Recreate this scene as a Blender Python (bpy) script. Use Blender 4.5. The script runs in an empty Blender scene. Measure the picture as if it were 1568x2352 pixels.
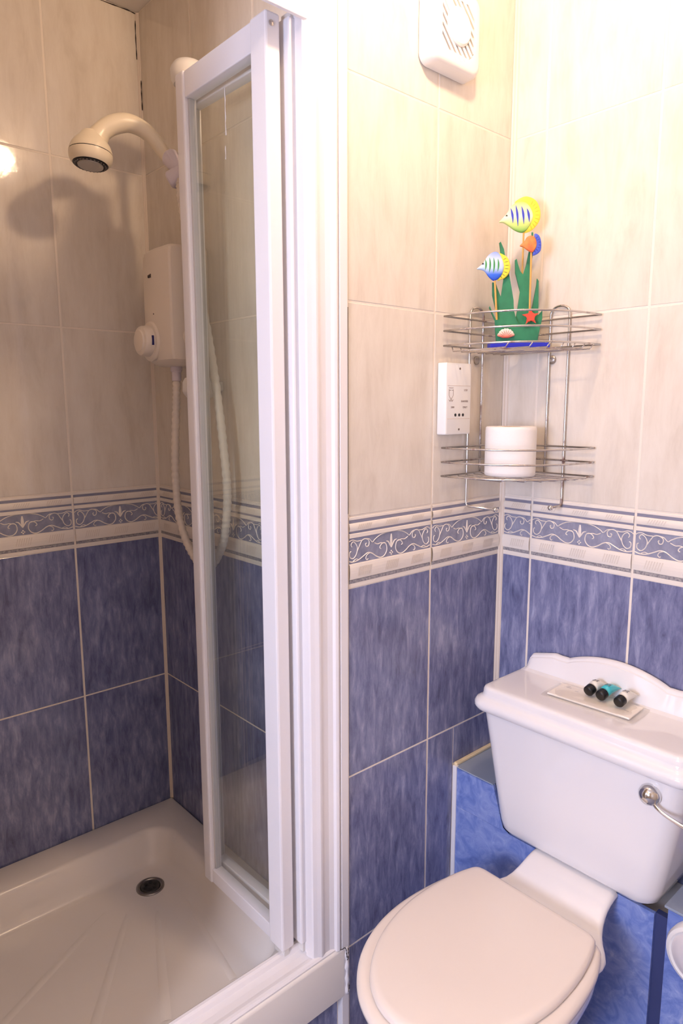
import bpy, bmesh, math, random
from mathutils import Vector, Matrix
random.seed(7)
sc = bpy.context.scene
C = sc.collection
PI = math.pi

# ------------------------------------------------------------------ camera
YAW, PITCH, ROLL = 0.84564, -0.15444, -0.00341
cam_d = bpy.data.cameras.new('camera'); cam = bpy.data.objects.new('camera', cam_d); C.objects.link(cam)
cam_d.sensor_fit = 'VERTICAL'; cam_d.sensor_height = 36.0; cam_d.lens = 24.0
cam_d.clip_start = 0.02; cam_d.clip_end = 50
fw = Vector((math.cos(PITCH)*math.cos(YAW), math.cos(PITCH)*math.sin(YAW), math.sin(PITCH)))
rt = Vector((math.sin(YAW), -math.cos(YAW), 0)); up = rt.cross(fw)
rt2 = math.cos(ROLL)*rt + math.sin(ROLL)*up; up2 = -math.sin(ROLL)*rt + math.cos(ROLL)*up
CAM = Vector((-1.40234, -0.98681, 1.40134))
m = Matrix((rt2, up2, -fw)).transposed().to_4x4(); m.translation = CAM
cam.matrix_world = m
sc.camera = cam

# ------------------------------------------------------------------ world, light, exposure
w = bpy.data.worlds.new('world'); sc.world = w; w.use_nodes = True
bg = w.node_tree.nodes['Background']; bg.inputs['Color'].default_value = (0.55, 0.68, 1.0, 1); bg.inputs['Strength'].default_value = 0.6
sc.cycles.transparent_max_bounces = 32
sc.view_settings.view_transform = 'Standard'; sc.view_settings.look = 'None'
sc.view_settings.exposure = 0.07; sc.view_settings.gamma = 1.0; sc.view_settings.use_curve_mapping = False
LAMP = Vector((-0.54, -0.37, 2.325)); LAMP_STRENGTH = 310.0; FILL_LAMP = Vector((-2.30, -0.62, 2.28)); FILL_STRENGTH = 85.0; LAMP_COL = (1.0, 0.695, 0.45); LAMP_R = 0.037
DAY_W, DAY_COL = 66.0, (0.66, 0.73, 1.0)
ld = bpy.data.lights.new('daylight', 'AREA'); ld.shape = 'RECTANGLE'; ld.size = 0.62; ld.size_y = 0.92
ld.energy = DAY_W; ld.color = DAY_COL
lo = bpy.data.objects.new('daylight', ld); C.objects.link(lo)
lo.location = (-2.78, -0.66, 1.40); lo.rotation_euler = (0, -PI/2, 0)

# ------------------------------------------------------------------ materials
def srgb(r, g, b):
    f = lambda c: (c/255/12.92) if c/255 <= 0.04045 else ((c/255+0.055)/1.055)**2.4
    return (f(r), f(g), f(b), 1)
MATS = {}
def mat(name, col, rough=0.5, metal=0.0, coat=0.0, emit=None, trans=0.0, ior=1.5, spec=None, bump=0, bscale=60, vary=None, vscale=8):
    if name in MATS: return MATS[name]
    M = bpy.data.materials.new(name); M.use_nodes = True; nt = M.node_tree; b = nt.nodes['Principled BSDF']
    b.inputs['Base Color'].default_value = srgb(*col); b.inputs['Roughness'].default_value = rough
    b.inputs['Metallic'].default_value = metal; b.inputs['Coat Weight'].default_value = coat; b.inputs['Coat Roughness'].default_value = 0.05
    b.inputs['IOR'].default_value = ior; b.inputs['Transmission Weight'].default_value = trans
    if spec is not None: b.inputs['Specular IOR Level'].default_value = spec
    if emit: b.inputs['Emission Color'].default_value = (*emit[0], 1); b.inputs['Emission Strength'].default_value = emit[1]
    if vary:
        tc = nt.nodes.new('ShaderNodeNewGeometry'); n = nt.nodes.new('ShaderNodeTexNoise'); n.inputs['Scale'].default_value = vscale; n.inputs['Detail'].default_value = 5
        r = nt.nodes.new('ShaderNodeValToRGB'); r.color_ramp.elements[0].color = srgb(*vary); r.color_ramp.elements[1].color = srgb(*col)
        r.color_ramp.elements[0].position = 0.35; r.color_ramp.elements[1].position = 0.6
        nt.links.new(tc.outputs['Position'], n.inputs['Vector']); nt.links.new(n.outputs['Fac'], r.inputs['Fac']); nt.links.new(r.outputs['Color'], b.inputs['Base Color'])
    if bump:
        tc = nt.nodes.new('ShaderNodeNewGeometry'); n = nt.nodes.new('ShaderNodeTexNoise'); n.inputs['Scale'].default_value = bscale; n.inputs['Detail'].default_value = 3
        bp = nt.nodes.new('ShaderNodeBump'); bp.inputs['Strength'].default_value = bump; bp.inputs['Distance'].default_value = 0.002
        nt.links.new(tc.outputs['Position'], n.inputs['Vector']); nt.links.new(n.outputs['Fac'], bp.inputs['Height']); nt.links.new(bp.outputs['Normal'], b.inputs['Normal'])
    MATS[name] = M; return M

def tile_mat(name, ramp, scale, rough=0.12, bump=0.12, swirl=False, spec=0.5):
    """glazed tile: vertical streaks in the glaze, shifted per tile"""
    M = bpy.data.materials.new(name); M.use_nodes = True; nt = M.node_tree; N = nt.nodes; L = nt.links; b = N['Principled BSDF']
    g = N.new('ShaderNodeNewGeometry'); oi = N.new('ShaderNodeObjectInfo')
    mul = N.new('ShaderNodeVectorMath'); mul.operation = 'MULTIPLY'; mul.inputs[1].default_value = scale
    off = N.new('ShaderNodeVectorMath'); off.operation = 'SCALE'; off.inputs[0].default_value = (37, 23, 51)
    add = N.new('ShaderNodeVectorMath'); add.operation = 'ADD'
    L.new(g.outputs['Position'], mul.inputs[0]); L.new(oi.outputs['Random'], off.inputs['Scale']); L.new(mul.outputs[0], add.inputs[0]); L.new(off.outputs[0], add.inputs[1])
    n1 = N.new('ShaderNodeTexNoise'); n1.inputs['Scale'].default_value = 1.0; n1.inputs['Detail'].default_value = 7; n1.inputs['Roughness'].default_value = 0.68
    n1.inputs['Distortion'].default_value = 1.6 if swirl else 0.35
    L.new(add.outputs[0], n1.inputs['Vector'])
    n2 = N.new('ShaderNodeTexNoise'); n2.inputs['Scale'].default_value = 7.0; n2.inputs['Detail'].default_value = 2
    L.new(g.outputs['Position'], n2.inputs['Vector'])
    mx = N.new('ShaderNodeMath'); mx.operation = 'MULTIPLY_ADD'; mx.inputs[1].default_value = 0.35; L.new(n2.outputs['Fac'], mx.inputs[0])
    sub = N.new('ShaderNodeMath'); sub.operation = 'MULTIPLY_ADD'; sub.inputs[1].default_value = 1.0; sub.inputs[2].default_value = -0.175
    L.new(n1.outputs['Fac'], sub.inputs[0]); L.new(sub.outputs[0], mx.inputs[2])
    r = N.new('ShaderNodeValToRGB'); cr = r.color_ramp
    while len(cr.elements) < len(ramp): cr.elements.new(0.5)
    for e, (p, c) in zip(cr.elements, ramp): e.position = p; e.color = srgb(*c)
    L.new(mx.outputs[0], r.inputs['Fac']); L.new(r.outputs['Color'], b.inputs['Base Color'])
    b.inputs['Roughness'].default_value = rough; b.inputs['Specular IOR Level'].default_value = spec
    n3 = N.new('ShaderNodeTexNoise'); n3.inputs['Scale'].default_value = 55; n3.inputs['Detail'].default_value = 2; L.new(g.outputs['Position'], n3.inputs['Vector'])
    bp = N.new('ShaderNodeBump'); bp.inputs['Strength'].default_value = bump; bp.inputs['Distance'].default_value = 0.0015
    L.new(n3.outputs['Fac'], bp.inputs['Height']); L.new(bp.outputs['Normal'], b.inputs['Normal'])
    MATS[name] = M; return M

def thin_glass(name, tint, rough=0.0, haze=0.0, hcol=(230, 230, 230)):
    M = bpy.data.materials.new(name); M.use_nodes = True; nt = M.node_tree; N = nt.nodes; L = nt.links
    out = N['Material Output']; N.remove(N['Principled BSDF'])
    t = N.new('ShaderNodeBsdfTransparent'); t.inputs['Color'].default_value = srgb(*tint)
    gl = N.new('ShaderNodeBsdfGlossy'); gl.inputs['Roughness'].default_value = rough; gl.inputs['Color'].default_value = (1, 1, 1, 1)
    fr = N.new('ShaderNodeFresnel'); ge = N.new('ShaderNodeNewGeometry')   # same index from either side of the thin sheet
    io = N.new('ShaderNodeMath'); io.operation = 'MULTIPLY_ADD'; io.inputs[1].default_value = 1/1.5-1.5; io.inputs[2].default_value = 1.5
    L.new(ge.outputs['Backfacing'], io.inputs[0]); L.new(io.outputs[0], fr.inputs['IOR'])
    mx = N.new('ShaderNodeMixShader'); L.new(fr.outputs[0], mx.inputs['Fac']); 
    if haze:
        d = N.new('ShaderNodeBsdfDiffuse'); d.inputs['Color'].default_value = srgb(*hcol)
        m2 = N.new('ShaderNodeMixShader'); m2.inputs['Fac'].default_value = haze; L.new(t.outputs[0], m2.inputs[1]); L.new(d.outputs[0], m2.inputs[2]); L.new(m2.outputs[0], mx.inputs[1])
    else: L.new(t.outputs[0], mx.inputs[1])
    L.new(gl.outputs[0], mx.inputs[2]); L.new(mx.outputs[0], out.inputs['Surface'])
    MATS[name] = M; return M

def rusty_chrome():
    M = bpy.data.materials.new('rusty_chrome'); M.use_nodes = True; nt = M.node_tree; N = nt.nodes; L = nt.links; b = N['Principled BSDF']
    g = N.new('ShaderNodeNewGeometry'); n = N.new('ShaderNodeTexNoise'); n.inputs['Scale'].default_value = 26; n.inputs['Detail'].default_value = 4
    L.new(g.outputs['Position'], n.inputs['Vector'])
    r = N.new('ShaderNodeValToRGB'); r.color_ramp.elements[0].position = 0.56; r.color_ramp.elements[1].position = 0.70
    r.color_ramp.elements[0].color = (0, 0, 0, 1); r.color_ramp.elements[1].color = (1, 1, 1, 1); L.new(n.outputs['Fac'], r.inputs['Fac'])
    mc = N.new('ShaderNodeMix'); mc.data_type = 'RGBA'; mc.inputs['A'].default_value = srgb(205, 200, 196); mc.inputs['B'].default_value = srgb(112, 66, 42)
    L.new(r.outputs['Color'], mc.inputs['Factor']); L.new(mc.outputs['Result'], b.inputs['Base Color'])
    iv = N.new('ShaderNodeMath'); iv.operation = 'SUBTRACT'; iv.inputs[0].default_value = 1.0; L.new(r.outputs['Color'], iv.inputs[1]); L.new(iv.outputs[0], b.inputs['Metallic'])
    ro = N.new('ShaderNodeMath'); ro.operation = 'MULTIPLY_ADD'; ro.inputs[1].default_value = 0.5; ro.inputs[2].default_value = 0.22; L.new(r.outputs['Color'], ro.inputs[0]); L.new(ro.outputs[0], b.inputs['Roughness'])
    MATS['rusty_chrome'] = M; return M

BEIGE = tile_mat('beige_tile', [(0.25, (212, 201, 186)), (0.45, (223, 213, 199)), (0.62, (229, 220, 207)), (0.8, (233, 225, 213))], (26, 26, 6), 0.07, 0.08)
BLUE = tile_mat('blue_tile', [(0.22, (80, 84, 111)), (0.42, (110, 114, 148)), (0.56, (131, 135, 168)), (0.75, (166, 169, 196))], (60, 60, 14), 0.14, 0.10)
PANEL = tile_mat('blue_panel', [(0.25, (88, 110, 180)), (0.45, (116, 138, 202)), (0.62, (146, 162, 214)), (0.78, (198, 205, 230))], (20, 20, 20), 0.28, 0.05, swirl=True)
BANDBLUE = tile_mat('band_blue', [(0.25, (122, 123, 142)), (0.5, (145, 146, 165)), (0.75, (168, 169, 185))], (40, 40, 25), 0.2, 0.05)
GROUT = mat('grout', (238, 226, 211), 0.8, bump=0.3, bscale=300)
BEAD = mat('sealant', (228, 214, 198), 0.5)
BWHITE = mat('border_white', (238, 228, 216), 0.18)
BDARK = mat('border_dark', (138, 137, 154), 0.25)
BKEY = mat('border_key', (172, 166, 164), 0.3, vary=(128, 124, 130), vscale=240)
CERAMIC = mat('white_ceramic', (240, 236, 234), 0.08, coat=0.3)
ACRYLIC = mat('tray_acrylic', (240, 233, 224), 0.2)
UPVC = mat('white_enamel', (240, 235, 234), 0.3)
PLASTIC = mat('white_plastic', (240, 236, 230), 0.32)
CREAM = mat('cream_plastic', (238, 224, 196), 0.3)
SEAT = mat('seat_plastic', (240, 228, 216), 0.22)
CHROME = mat('chrome', (220, 218, 216), 0.12, metal=1.0)
RUSTY = rusty_chrome()
GLASS = thin_glass('door_glass', (254, 255, 253))
POUCH = thin_glass('clear_pouch', (253, 252, 250), 0.12, 0.18, (250, 246, 240))
PAINT = mat('white_paint', (236, 230, 222), 0.7)
PAPER = mat('tissue_paper', (246, 240, 234), 0.95, bump=0.25, bscale=160)
BLACK = mat('black_plastic', (18, 17, 18), 0.35)
DARK = mat('dark_gap', (52, 40, 36), 0.9)
GREEN = mat('green_paint', (46, 132, 92), 0.55, vary=(38, 116, 80), vscale=40)

# ------------------------------------------------------------------ mesh helpers
def link(name, me, material=None, parent=None, smooth=False, loc=None):
    o = bpy.data.objects.new(name, me); C.objects.link(o)
    if material is not None and not me.materials: me.materials.append(material)
    if smooth:
        for p in me.polygons: p.use_smooth = True
    if parent is not None:
        o.parent = parent; o.matrix_parent_inverse = world_inv(parent)
    if loc is not None: o.location = loc
    return o
def world_inv(p):
    mm = Matrix.Identity(4); q = p
    while q is not None:
        mm = Matrix.LocRotScale(q.location, q.rotation_euler, q.scale) @ mm
        if q.parent: mm = q.matrix_parent_inverse @ mm
        q = q.parent
    return mm.inverted()
def to_mesh(bm, name, smooth_angle=None):
    me = bpy.data.meshes.new(name); bmesh.ops.recalc_face_normals(bm, faces=bm.faces[:])
    bm.to_mesh(me); bm.free()
    return me
def obj(name, bm, material, parent=None, smooth=False):
    return link(name, to_mesh(bm, name), material, parent, smooth)
def tag(o, label, cat=None, group=None, kind=None):
    o['label'] = label
    if cat: o['category'] = cat
    if group: o['group'] = group
    if kind: o['kind'] = kind
    return o
def thing(name, label, cat, loc, group=None):
    o = bpy.data.objects.new(name, None); C.objects.link(o); o.location = loc; o.empty_display_size = 0.05
    return tag(o, label, cat, group)
def bevelled(bm, wdt, seg=2):
    bmesh.ops.bevel(bm, geom=bm.edges[:], offset=wdt, segments=seg, profile=0.5, affect='EDGES', clamp_overlap=True)
    return bm
def addbox(bm, x0, x1, y0, y1, z0, z1):
    r = bmesh.ops.create_cube(bm, size=1.0)
    bmesh.ops.scale(bm, vec=(abs(x1-x0), abs(y1-y0), abs(z1-z0)), verts=r['verts'])
    bmesh.ops.translate(bm, vec=((x0+x1)/2, (y0+y1)/2, (z0+z1)/2), verts=r['verts'])
    return r['verts']
def box(x0, x1, y0, y1, z0, z1, bev=0.0, seg=2):
    bm = bmesh.new(); addbox(bm, x0, x1, y0, y1, z0, z1)
    return bevelled(bm, bev, seg) if bev else bm
def catmull(pts, n=8, closed=False):
    P = [Vector(p) for p in pts]; out = []
    k = len(P)
    segs = k if closed else k-1
    for i in range(segs):
        p1, p2 = P[i], P[(i+1) % k]
        p0 = P[i-1] if (i > 0 or closed) else 2*p1-p2
        p3 = P[(i+2) % k] if (i+2 < k or closed) else 2*p2-p1
        for j in range(n):
            t = j/n
            out.append(0.5*((2*p1)+(p2-p0)*t+(2*p0-5*p1+4*p2-p3)*t*t+(3*p1-p0-3*p2+p3)*t**3))
    if not closed: out.append(P[-1].copy())
    return out
def addtube(bm, pts, rad, seg=10, closed=False, caps=True, squash=None):
    pts = [Vector(p) for p in pts]; n = len(pts); rings = []
    rads = rad if isinstance(rad, (list, tuple)) else [rad]*n
    t0 = (pts[1]-pts[0]).normalized()
    a = Vector((0, 0, 1)) if abs(t0.z) < 0.9 else Vector((1, 0, 0))
    nrm = t0.cross(a).normalized()
    for i in range(n):
        if closed: t = (pts[(i+1) % n]-pts[i-1]).normalized()
        else: t = (pts[min(i+1, n-1)]-pts[max(i-1, 0)]).normalized()
        nrm = (nrm - t*nrm.dot(t)).normalized(); bn = t.cross(nrm)
        rings.append([bm.verts.new(pts[i]+(nrm*math.cos(2*PI*k/seg)+bn*math.sin(2*PI*k/seg))*rads[i]) for k in range(seg)])
    m_ = n if closed else n-1
    for i in range(m_):
        A, B = rings[i], rings[(i+1) % n]
        for k in range(seg): bm.faces.new((A[k], A[(k+1) % seg], B[(k+1) % seg], B[k]))
    if caps and not closed: bm.faces.new(rings[0][::-1]); bm.faces.new(rings[-1])
    return bm
def tube(pts, rad, seg=10, **k): return addtube(bmesh.new(), pts, rad, seg, **k)
def addlathe(bm, prof, origin, axis, seg=32, cap0=True, cap1=True):
    """prof: list of (radius, distance along axis)"""
    ax = Vector(axis).normalized(); a = Vector((0, 0, 1)) if abs(ax.z) < 0.9 else Vector((1, 0, 0))
    u = ax.cross(a).normalized(); v = ax.cross(u); O = Vector(origin); rings = []
    for r, h in prof:
        rings.append([bm.verts.new(O+ax*h+(u*math.cos(2*PI*k/seg)+v*math.sin(2*PI*k/seg))*max(r, 1e-5)) for k in range(seg)])
    for A, B in zip(rings, rings[1:]):
        for k in range(seg): bm.faces.new((A[k], A[(k+1) % seg], B[(k+1) % seg], B[k]))
    if cap0: bm.faces.new(rings[0][::-1])
    if cap1: bm.faces.new(rings[-1])
    return bm
def lathe(prof, origin, axis, seg=32, **k): return addlathe(bmesh.new(), prof, origin, axis, seg, **k)
def rrect(x0, x1, y0, y1, r, n=6):
    """rounded rectangle, list of (x,y); r scalar or 4 radii for corners (x1y1, x0y1, x0y0, x1y0)"""
    rs = r if isinstance(r, (list, tuple)) else [r]*4; out = []
    for (cx, cy, sx, sy, a0), rr in zip(((x1, y1, -1, -1, 0), (x0, y1, 1, -1, 90), (x0, y0, 1, 1, 180), (x1, y0, -1, 1, 270)), rs):
        rr = max(rr, 1e-4)
        for i in range(n+1):
            a = math.radians(a0+90*i/n); out.append((cx+sx*rr+rr*math.cos(a), cy+sy*rr+rr*math.sin(a)))
    return out
def loft(rings, caps=(True, True), closed=True):
    bm = bmesh.new(); R = [[bm.verts.new(p) for p in ring] for ring in rings]
    for A, B in zip(R, R[1:]):
        n = len(A)
        for k in range(n if closed else n-1): bm.faces.new((A[k], A[(k+1) % n], B[(k+1) % n], B[k]))
    if caps[0]: bm.faces.new(R[0][::-1])
    if caps[1]: bm.faces.new(R[-1])
    return bm
def prism(poly, frame, t0, t1, bev=0.0):
    """poly (u,z) outline extruded along normal; frame=(origin,u,n)"""
    O, U, Nn = [Vector(q) for q in frame]; bm = bmesh.new()
    A = [bm.verts.new(O+U*u+Vector((0, 0, z))+Nn*t0) for u, z in poly]; B = [bm.verts.new(O+U*u+Vector((0, 0, z))+Nn*t1) for u, z in poly]
    n = len(poly)
    fa = bm.faces.new(A[::-1]); fb = bm.faces.new(B)
    for k in range(n): bm.faces.new((A[k], A[(k+1) % n], B[(k+1) % n], B[k]))
    if bev: bmesh.ops.bevel(bm, geom=list(fb.edges), offset=bev, segments=2, affect='EDGES', clamp_overlap=True)
    bmesh.ops.triangulate(bm, faces=[f for f in bm.faces if len(f.verts) > 4])
    return bm
def autosmooth(o, ang=40):
    for p in o.data.polygons: p.use_smooth = True
    o.data.set_sharp_from_angle(angle=math.radians(ang)) if hasattr(o.data, 'set_sharp_from_angle') else None
    return o

# ------------------------------------------------------------------ the room
ZC = 2.385; XR = 0.0; YA = 0.0; XS = -0.5244; YF = 0.7771; XL = -2.65; YN = -1.80; XSL = -1.225
ROWS = [(0.0, 0.228, 'b'), (0.232, 0.628, 'b'), (0.632, 1.0365, 'b'), (1.0385, 1.183, 'border'), (1.186, 1.594, 'w'), (1.598, 1.994, 'w'), (1.998, 2.383, 'w')]
G = 0.0027    # half upright joint
def struct(name, bm, m_, label, smooth=False):
    o = obj(name, bm, m_, None, smooth); o['kind'] = 'structure'; o['label'] = label; return o
struct('floor', box(XL-0.1, 0.1, YN-0.1, 0.9, -0.1, 0.0), mat('floor_vinyl', (150, 150, 165), 0.5), 'grey blue vinyl bathroom floor below the toilet')
struct('ceiling', box(XL-0.1, 0.1, YN-0.1, 0.9, ZC, ZC+0.1), PAINT, 'white painted ceiling above the shower')
BED = 0.0008
HID = mat('plain_tile', (206, 190, 170), 0.35)
wA = struct('wall_back', box(-0.513, -0.0, BED, 0.10, 0, ZC), GROUT, 'tiled partition wall between the shower and the toilet corner')
wB = struct('wall_right', box(BED, 0.12, YN, 0.12, 0, ZC), GROUT, 'tiled wall behind the toilet cistern')
wE = struct('wall_shower_end', box(XS+BED, -0.405, 0.10, YF+0.1, 0, ZC), GROUT, 'tiled shower end wall carrying the shower heater')
wF = struct('wall_shower_back', box(XSL-0.1, XS+BED, YF+BED, YF+0.1, 0, ZC), GROUT, 'tiled long wall of the shower under the shower head')
struct('wall_shower_left', box(XSL-0.1, XSL, 0.05, YF+BED, 0, ZC), HID, 'pale left wall closing the shower')
struct('wall_left_return', box(XL, XSL, 0.0, 0.05, 0, ZC), HID, 'pale wall to the left of the shower')
struct('wall_front', box(XL-0.1, 0.1, YN-0.1, YN, 0, ZC), HID, 'pale wall behind the photographer')
# wall_left with a window opening
bm = bmesh.new()
WY0, WY1, WZ0, WZ1 = -1.01, -0.31, 0.90, 1.90
addbox(bm, XL-0.1, XL, YN, WY0, 0, ZC); addbox(bm, XL-0.1, XL, WY1, 0.05, 0, ZC); addbox(bm, XL-0.1, XL, WY0, WY1, 0, WZ0); addbox(bm, XL-0.1, XL, WY0, WY1, WZ1, ZC)
struct('wall_left', bm, HID, 'pale wall with the window')
bm = bmesh.new(); fwid = 0.04
addbox(bm, XL-0.07, XL-0.03, WY0, WY0+fwid, WZ0, WZ1); addbox(bm, XL-0.07, XL-0.03, WY1-fwid, WY1, WZ0, WZ1)
addbox(bm, XL-0.07, XL-0.03, WY0+fwid, WY1-fwid, WZ0, WZ0+fwid); addbox(bm, XL-0.07, XL-0.03, WY0+fwid, WY1-fwid, WZ1-fwid, WZ1)
wn = struct('window_1', bm, UPVC, 'white framed bathroom window')
obj('pane', box(XL-0.054, XL-0.050, WY0+fwid, WY1-fwid, WZ0+fwid, WZ1-fwid), thin_glass('window_glass', (250, 252, 255)), wn)

# ------------------------------------------------------------------ tiles
def tile_mesh(wd, ht, axis):
    """tile with softened edge, front face at 0, looking along -y (axis 'y') or -x (axis 'x')"""
    b, d, t = 0.0010, 0.0006, 0.006
    bm = bmesh.new(); hw, hh = wd/2, ht/2
    ring = lambda q, k: [(-hw+q, k, -hh+q), (hw-q, k, -hh+q), (hw-q, k, hh-q), (-hw+q, k, hh-q)]
    rings = [ring(0, t), ring(0, d), ring(b, 0)]
    if axis == 'x': rings = [[(k, -u, z) for u, k, z in r] for r in rings]
    R = [[bm.verts.new(p) for p in r] for r in rings]
    for A, B in zip(R, R[1:]):
        for k in range(4): bm.faces.new((A[k], A[(k+1) % 4], B[(k+1) % 4], B[k]))
    bm.faces.new(R[-1])
    return to_mesh(bm, 'tile')
TM = {}
def tile(wall, axis, plane, u0, u1, z0, z1, material):
    key = (round(u1-u0, 3), round(z1-z0, 3), axis, material.name)
    if key not in TM:
        me = tile_mesh(u1-u0, z1-z0, axis); me.materials.append(material); TM[key] = me
    o = link('tile', TM[key], None, wall)
    c = (u0+u1)/2; zc = (z0+z1)/2
    o.location = (c, plane, zc) if axis == 'y' else (plane, c, zc)
    return o
# border profile from bottom to top: (v0, v1, how proud, material index)   0 white 1 dark 2 blue band
BAND = [(0.0, 0.06, 0.0, 0), (0.06, 0.112, 0.0008, 3), (0.112, 0.34, 0.004, 0), (0.34, 0.70, 0.0, 2), (0.70, 0.765, 0.002, 0), (0.765, 0.795, 0.0, 1), (0.795, 0.91, 0.003, 0), (0.91, 0.955, 0.0, 1), (0.955, 1.0, 0.001, 0)]
def half_strokes():
    S = []
    S.append(([(0.045, .66), (0.035, .76), (0.055, .86), (0.085, .78), (0.105, .58), (0.09, .33), (0.055, .2), (0.022, .28), (0.02, .45), (0.035, .5)], 1.0))
    S.append(([(0.10, .45), (0.13, .68), (0.155, .85), (0.195, .90), (0.235, .80), (0.232, .62), (0.208, .58), (0.196, .68), (0.207, .72)], 1.0))
    S.append(([(0.0, .82), (0.02, .90), (0.055, .93), (0.10, .86), (0.155, .86)], 0.9))
    S.append(([(0.195, .90), (0.24, .86), (0.275, .72), (0.30, .80), (0.36, .94), (0.43, 1.0), (0.5, 1.02)], 0.9))
    S.append(([(0.0, .13), (0.05, .07), (0.11, .10), (0.17, .22), (0.22, .32), (0.27, .27), (0.32, .12), (0.37, .03), (0.415, .08), (0.445, .27), (0.44, .50), (0.415, .60), (0.38, .56), (0.362, .44), (0.378, .38)], 1.1))
    S.append(([(0.425, .57), (0.375, .62), (0.335, .60), (0.295, .68)], 0.9))
    S.append(([(0.245, .30), (0.212, .24), (0.200, .12), (0.215, .05), (0.226, .09)], 0.9))
    S.append(([(0.05, .07), (0.085, .16), (0.12, .12)], 0.8))
    S.append(([(0.498, .36), (0.478, .52), (0.462, .62), (0.435, .66)], 1.5))
    return S
def relief_geom(width, band_h):
    """scroll ornament as raised ribbons in (s*width, v*band_h)"""
    strokes = []
    for pts, wt in half_strokes():
        strokes.append(([(a*width, b*band_h) for a, b in pts], wt)); strokes.append(([((1-a)*width, b*band_h) for a, b in pts], wt))
    strokes.append(([(0.5*width, .36*band_h), (0.5*width, .62*band_h), (0.5*width, .92*band_h)], 3.2))
    for a, b in ((.5, .20), (.487, .13), (.513, .13), (.5, .06)): strokes.append(([(a*width-.0015, b*band_h), (a*width, b*band_h+.001), (a*width+.0015, b*band_h)], 1.3))
    return strokes
RIB = 0.00115
def relief_mesh(width, band_h, c0, c1, zbase, axis, centre_u):
    """cut to s-range c0..c1 (metres); built in tile-local coordinates"""
    bm = bmesh.new()
    for pts, wt in relief_geom(width, band_h):
        P = catmull([Vector((a, b, 0)) for a, b in pts], 4)
        n = len(P); L_, R_, M_ = [], [], []
        for i in range(n):
            t = (P[min(i+1, n-1)]-P[max(i-1, 0)])
            if t.length < 1e-9: t = Vector((1, 0, 0))
            t.normalize(); q = Vector((-t.y, t.x, 0)); hw_ = RIB*wt*(0.35+0.65*math.sin(PI*min(1, max(0.0, (i+0.6)/n)))) if wt > 1.4 else RIB*wt*(0.75 if i in (0, n-1) else 1.0)
            L_.append(bm.verts.new((P[i].x+q.x*hw_, 0, P[i].y+q.y*hw_))); R_.append(bm.verts.new((P[i].x-q.x*hw_, 0, P[i].y-q.y*hw_))); M_.append(bm.verts.new((P[i].x, -0.0011, P[i].y)))
        for i in range(n-1):
            bm.faces.new((L_[i], L_[i+1], M_[i+1], M_[i])); bm.faces.new((M_[i], M_[i+1], R_[i+1], R_[i]))
    for co, no in (((c0, 0, 0), (-1, 0, 0)), ((c1, 0, 0), (1, 0, 0)), ((0, 0, band_h*1.0), (0, 0, 1))):
        bmesh.ops.bisect_plane(bm, geom=bm.verts[:]+bm.edges[:]+bm.faces[:], plane_co=co, plane_no=no, clear_outer=True)
    for v in bm.verts:
        u, k, z = v.co.x-centre_u, v.co.y-0.0002, v.co.z+zbase
        v.co = (u, k, z) if axis == 'y' else (k, -u, z)
    me = to_mesh(bm, 'scroll_relief'); me.materials.append(BWHITE)
    return me
BM_ = {}
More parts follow.
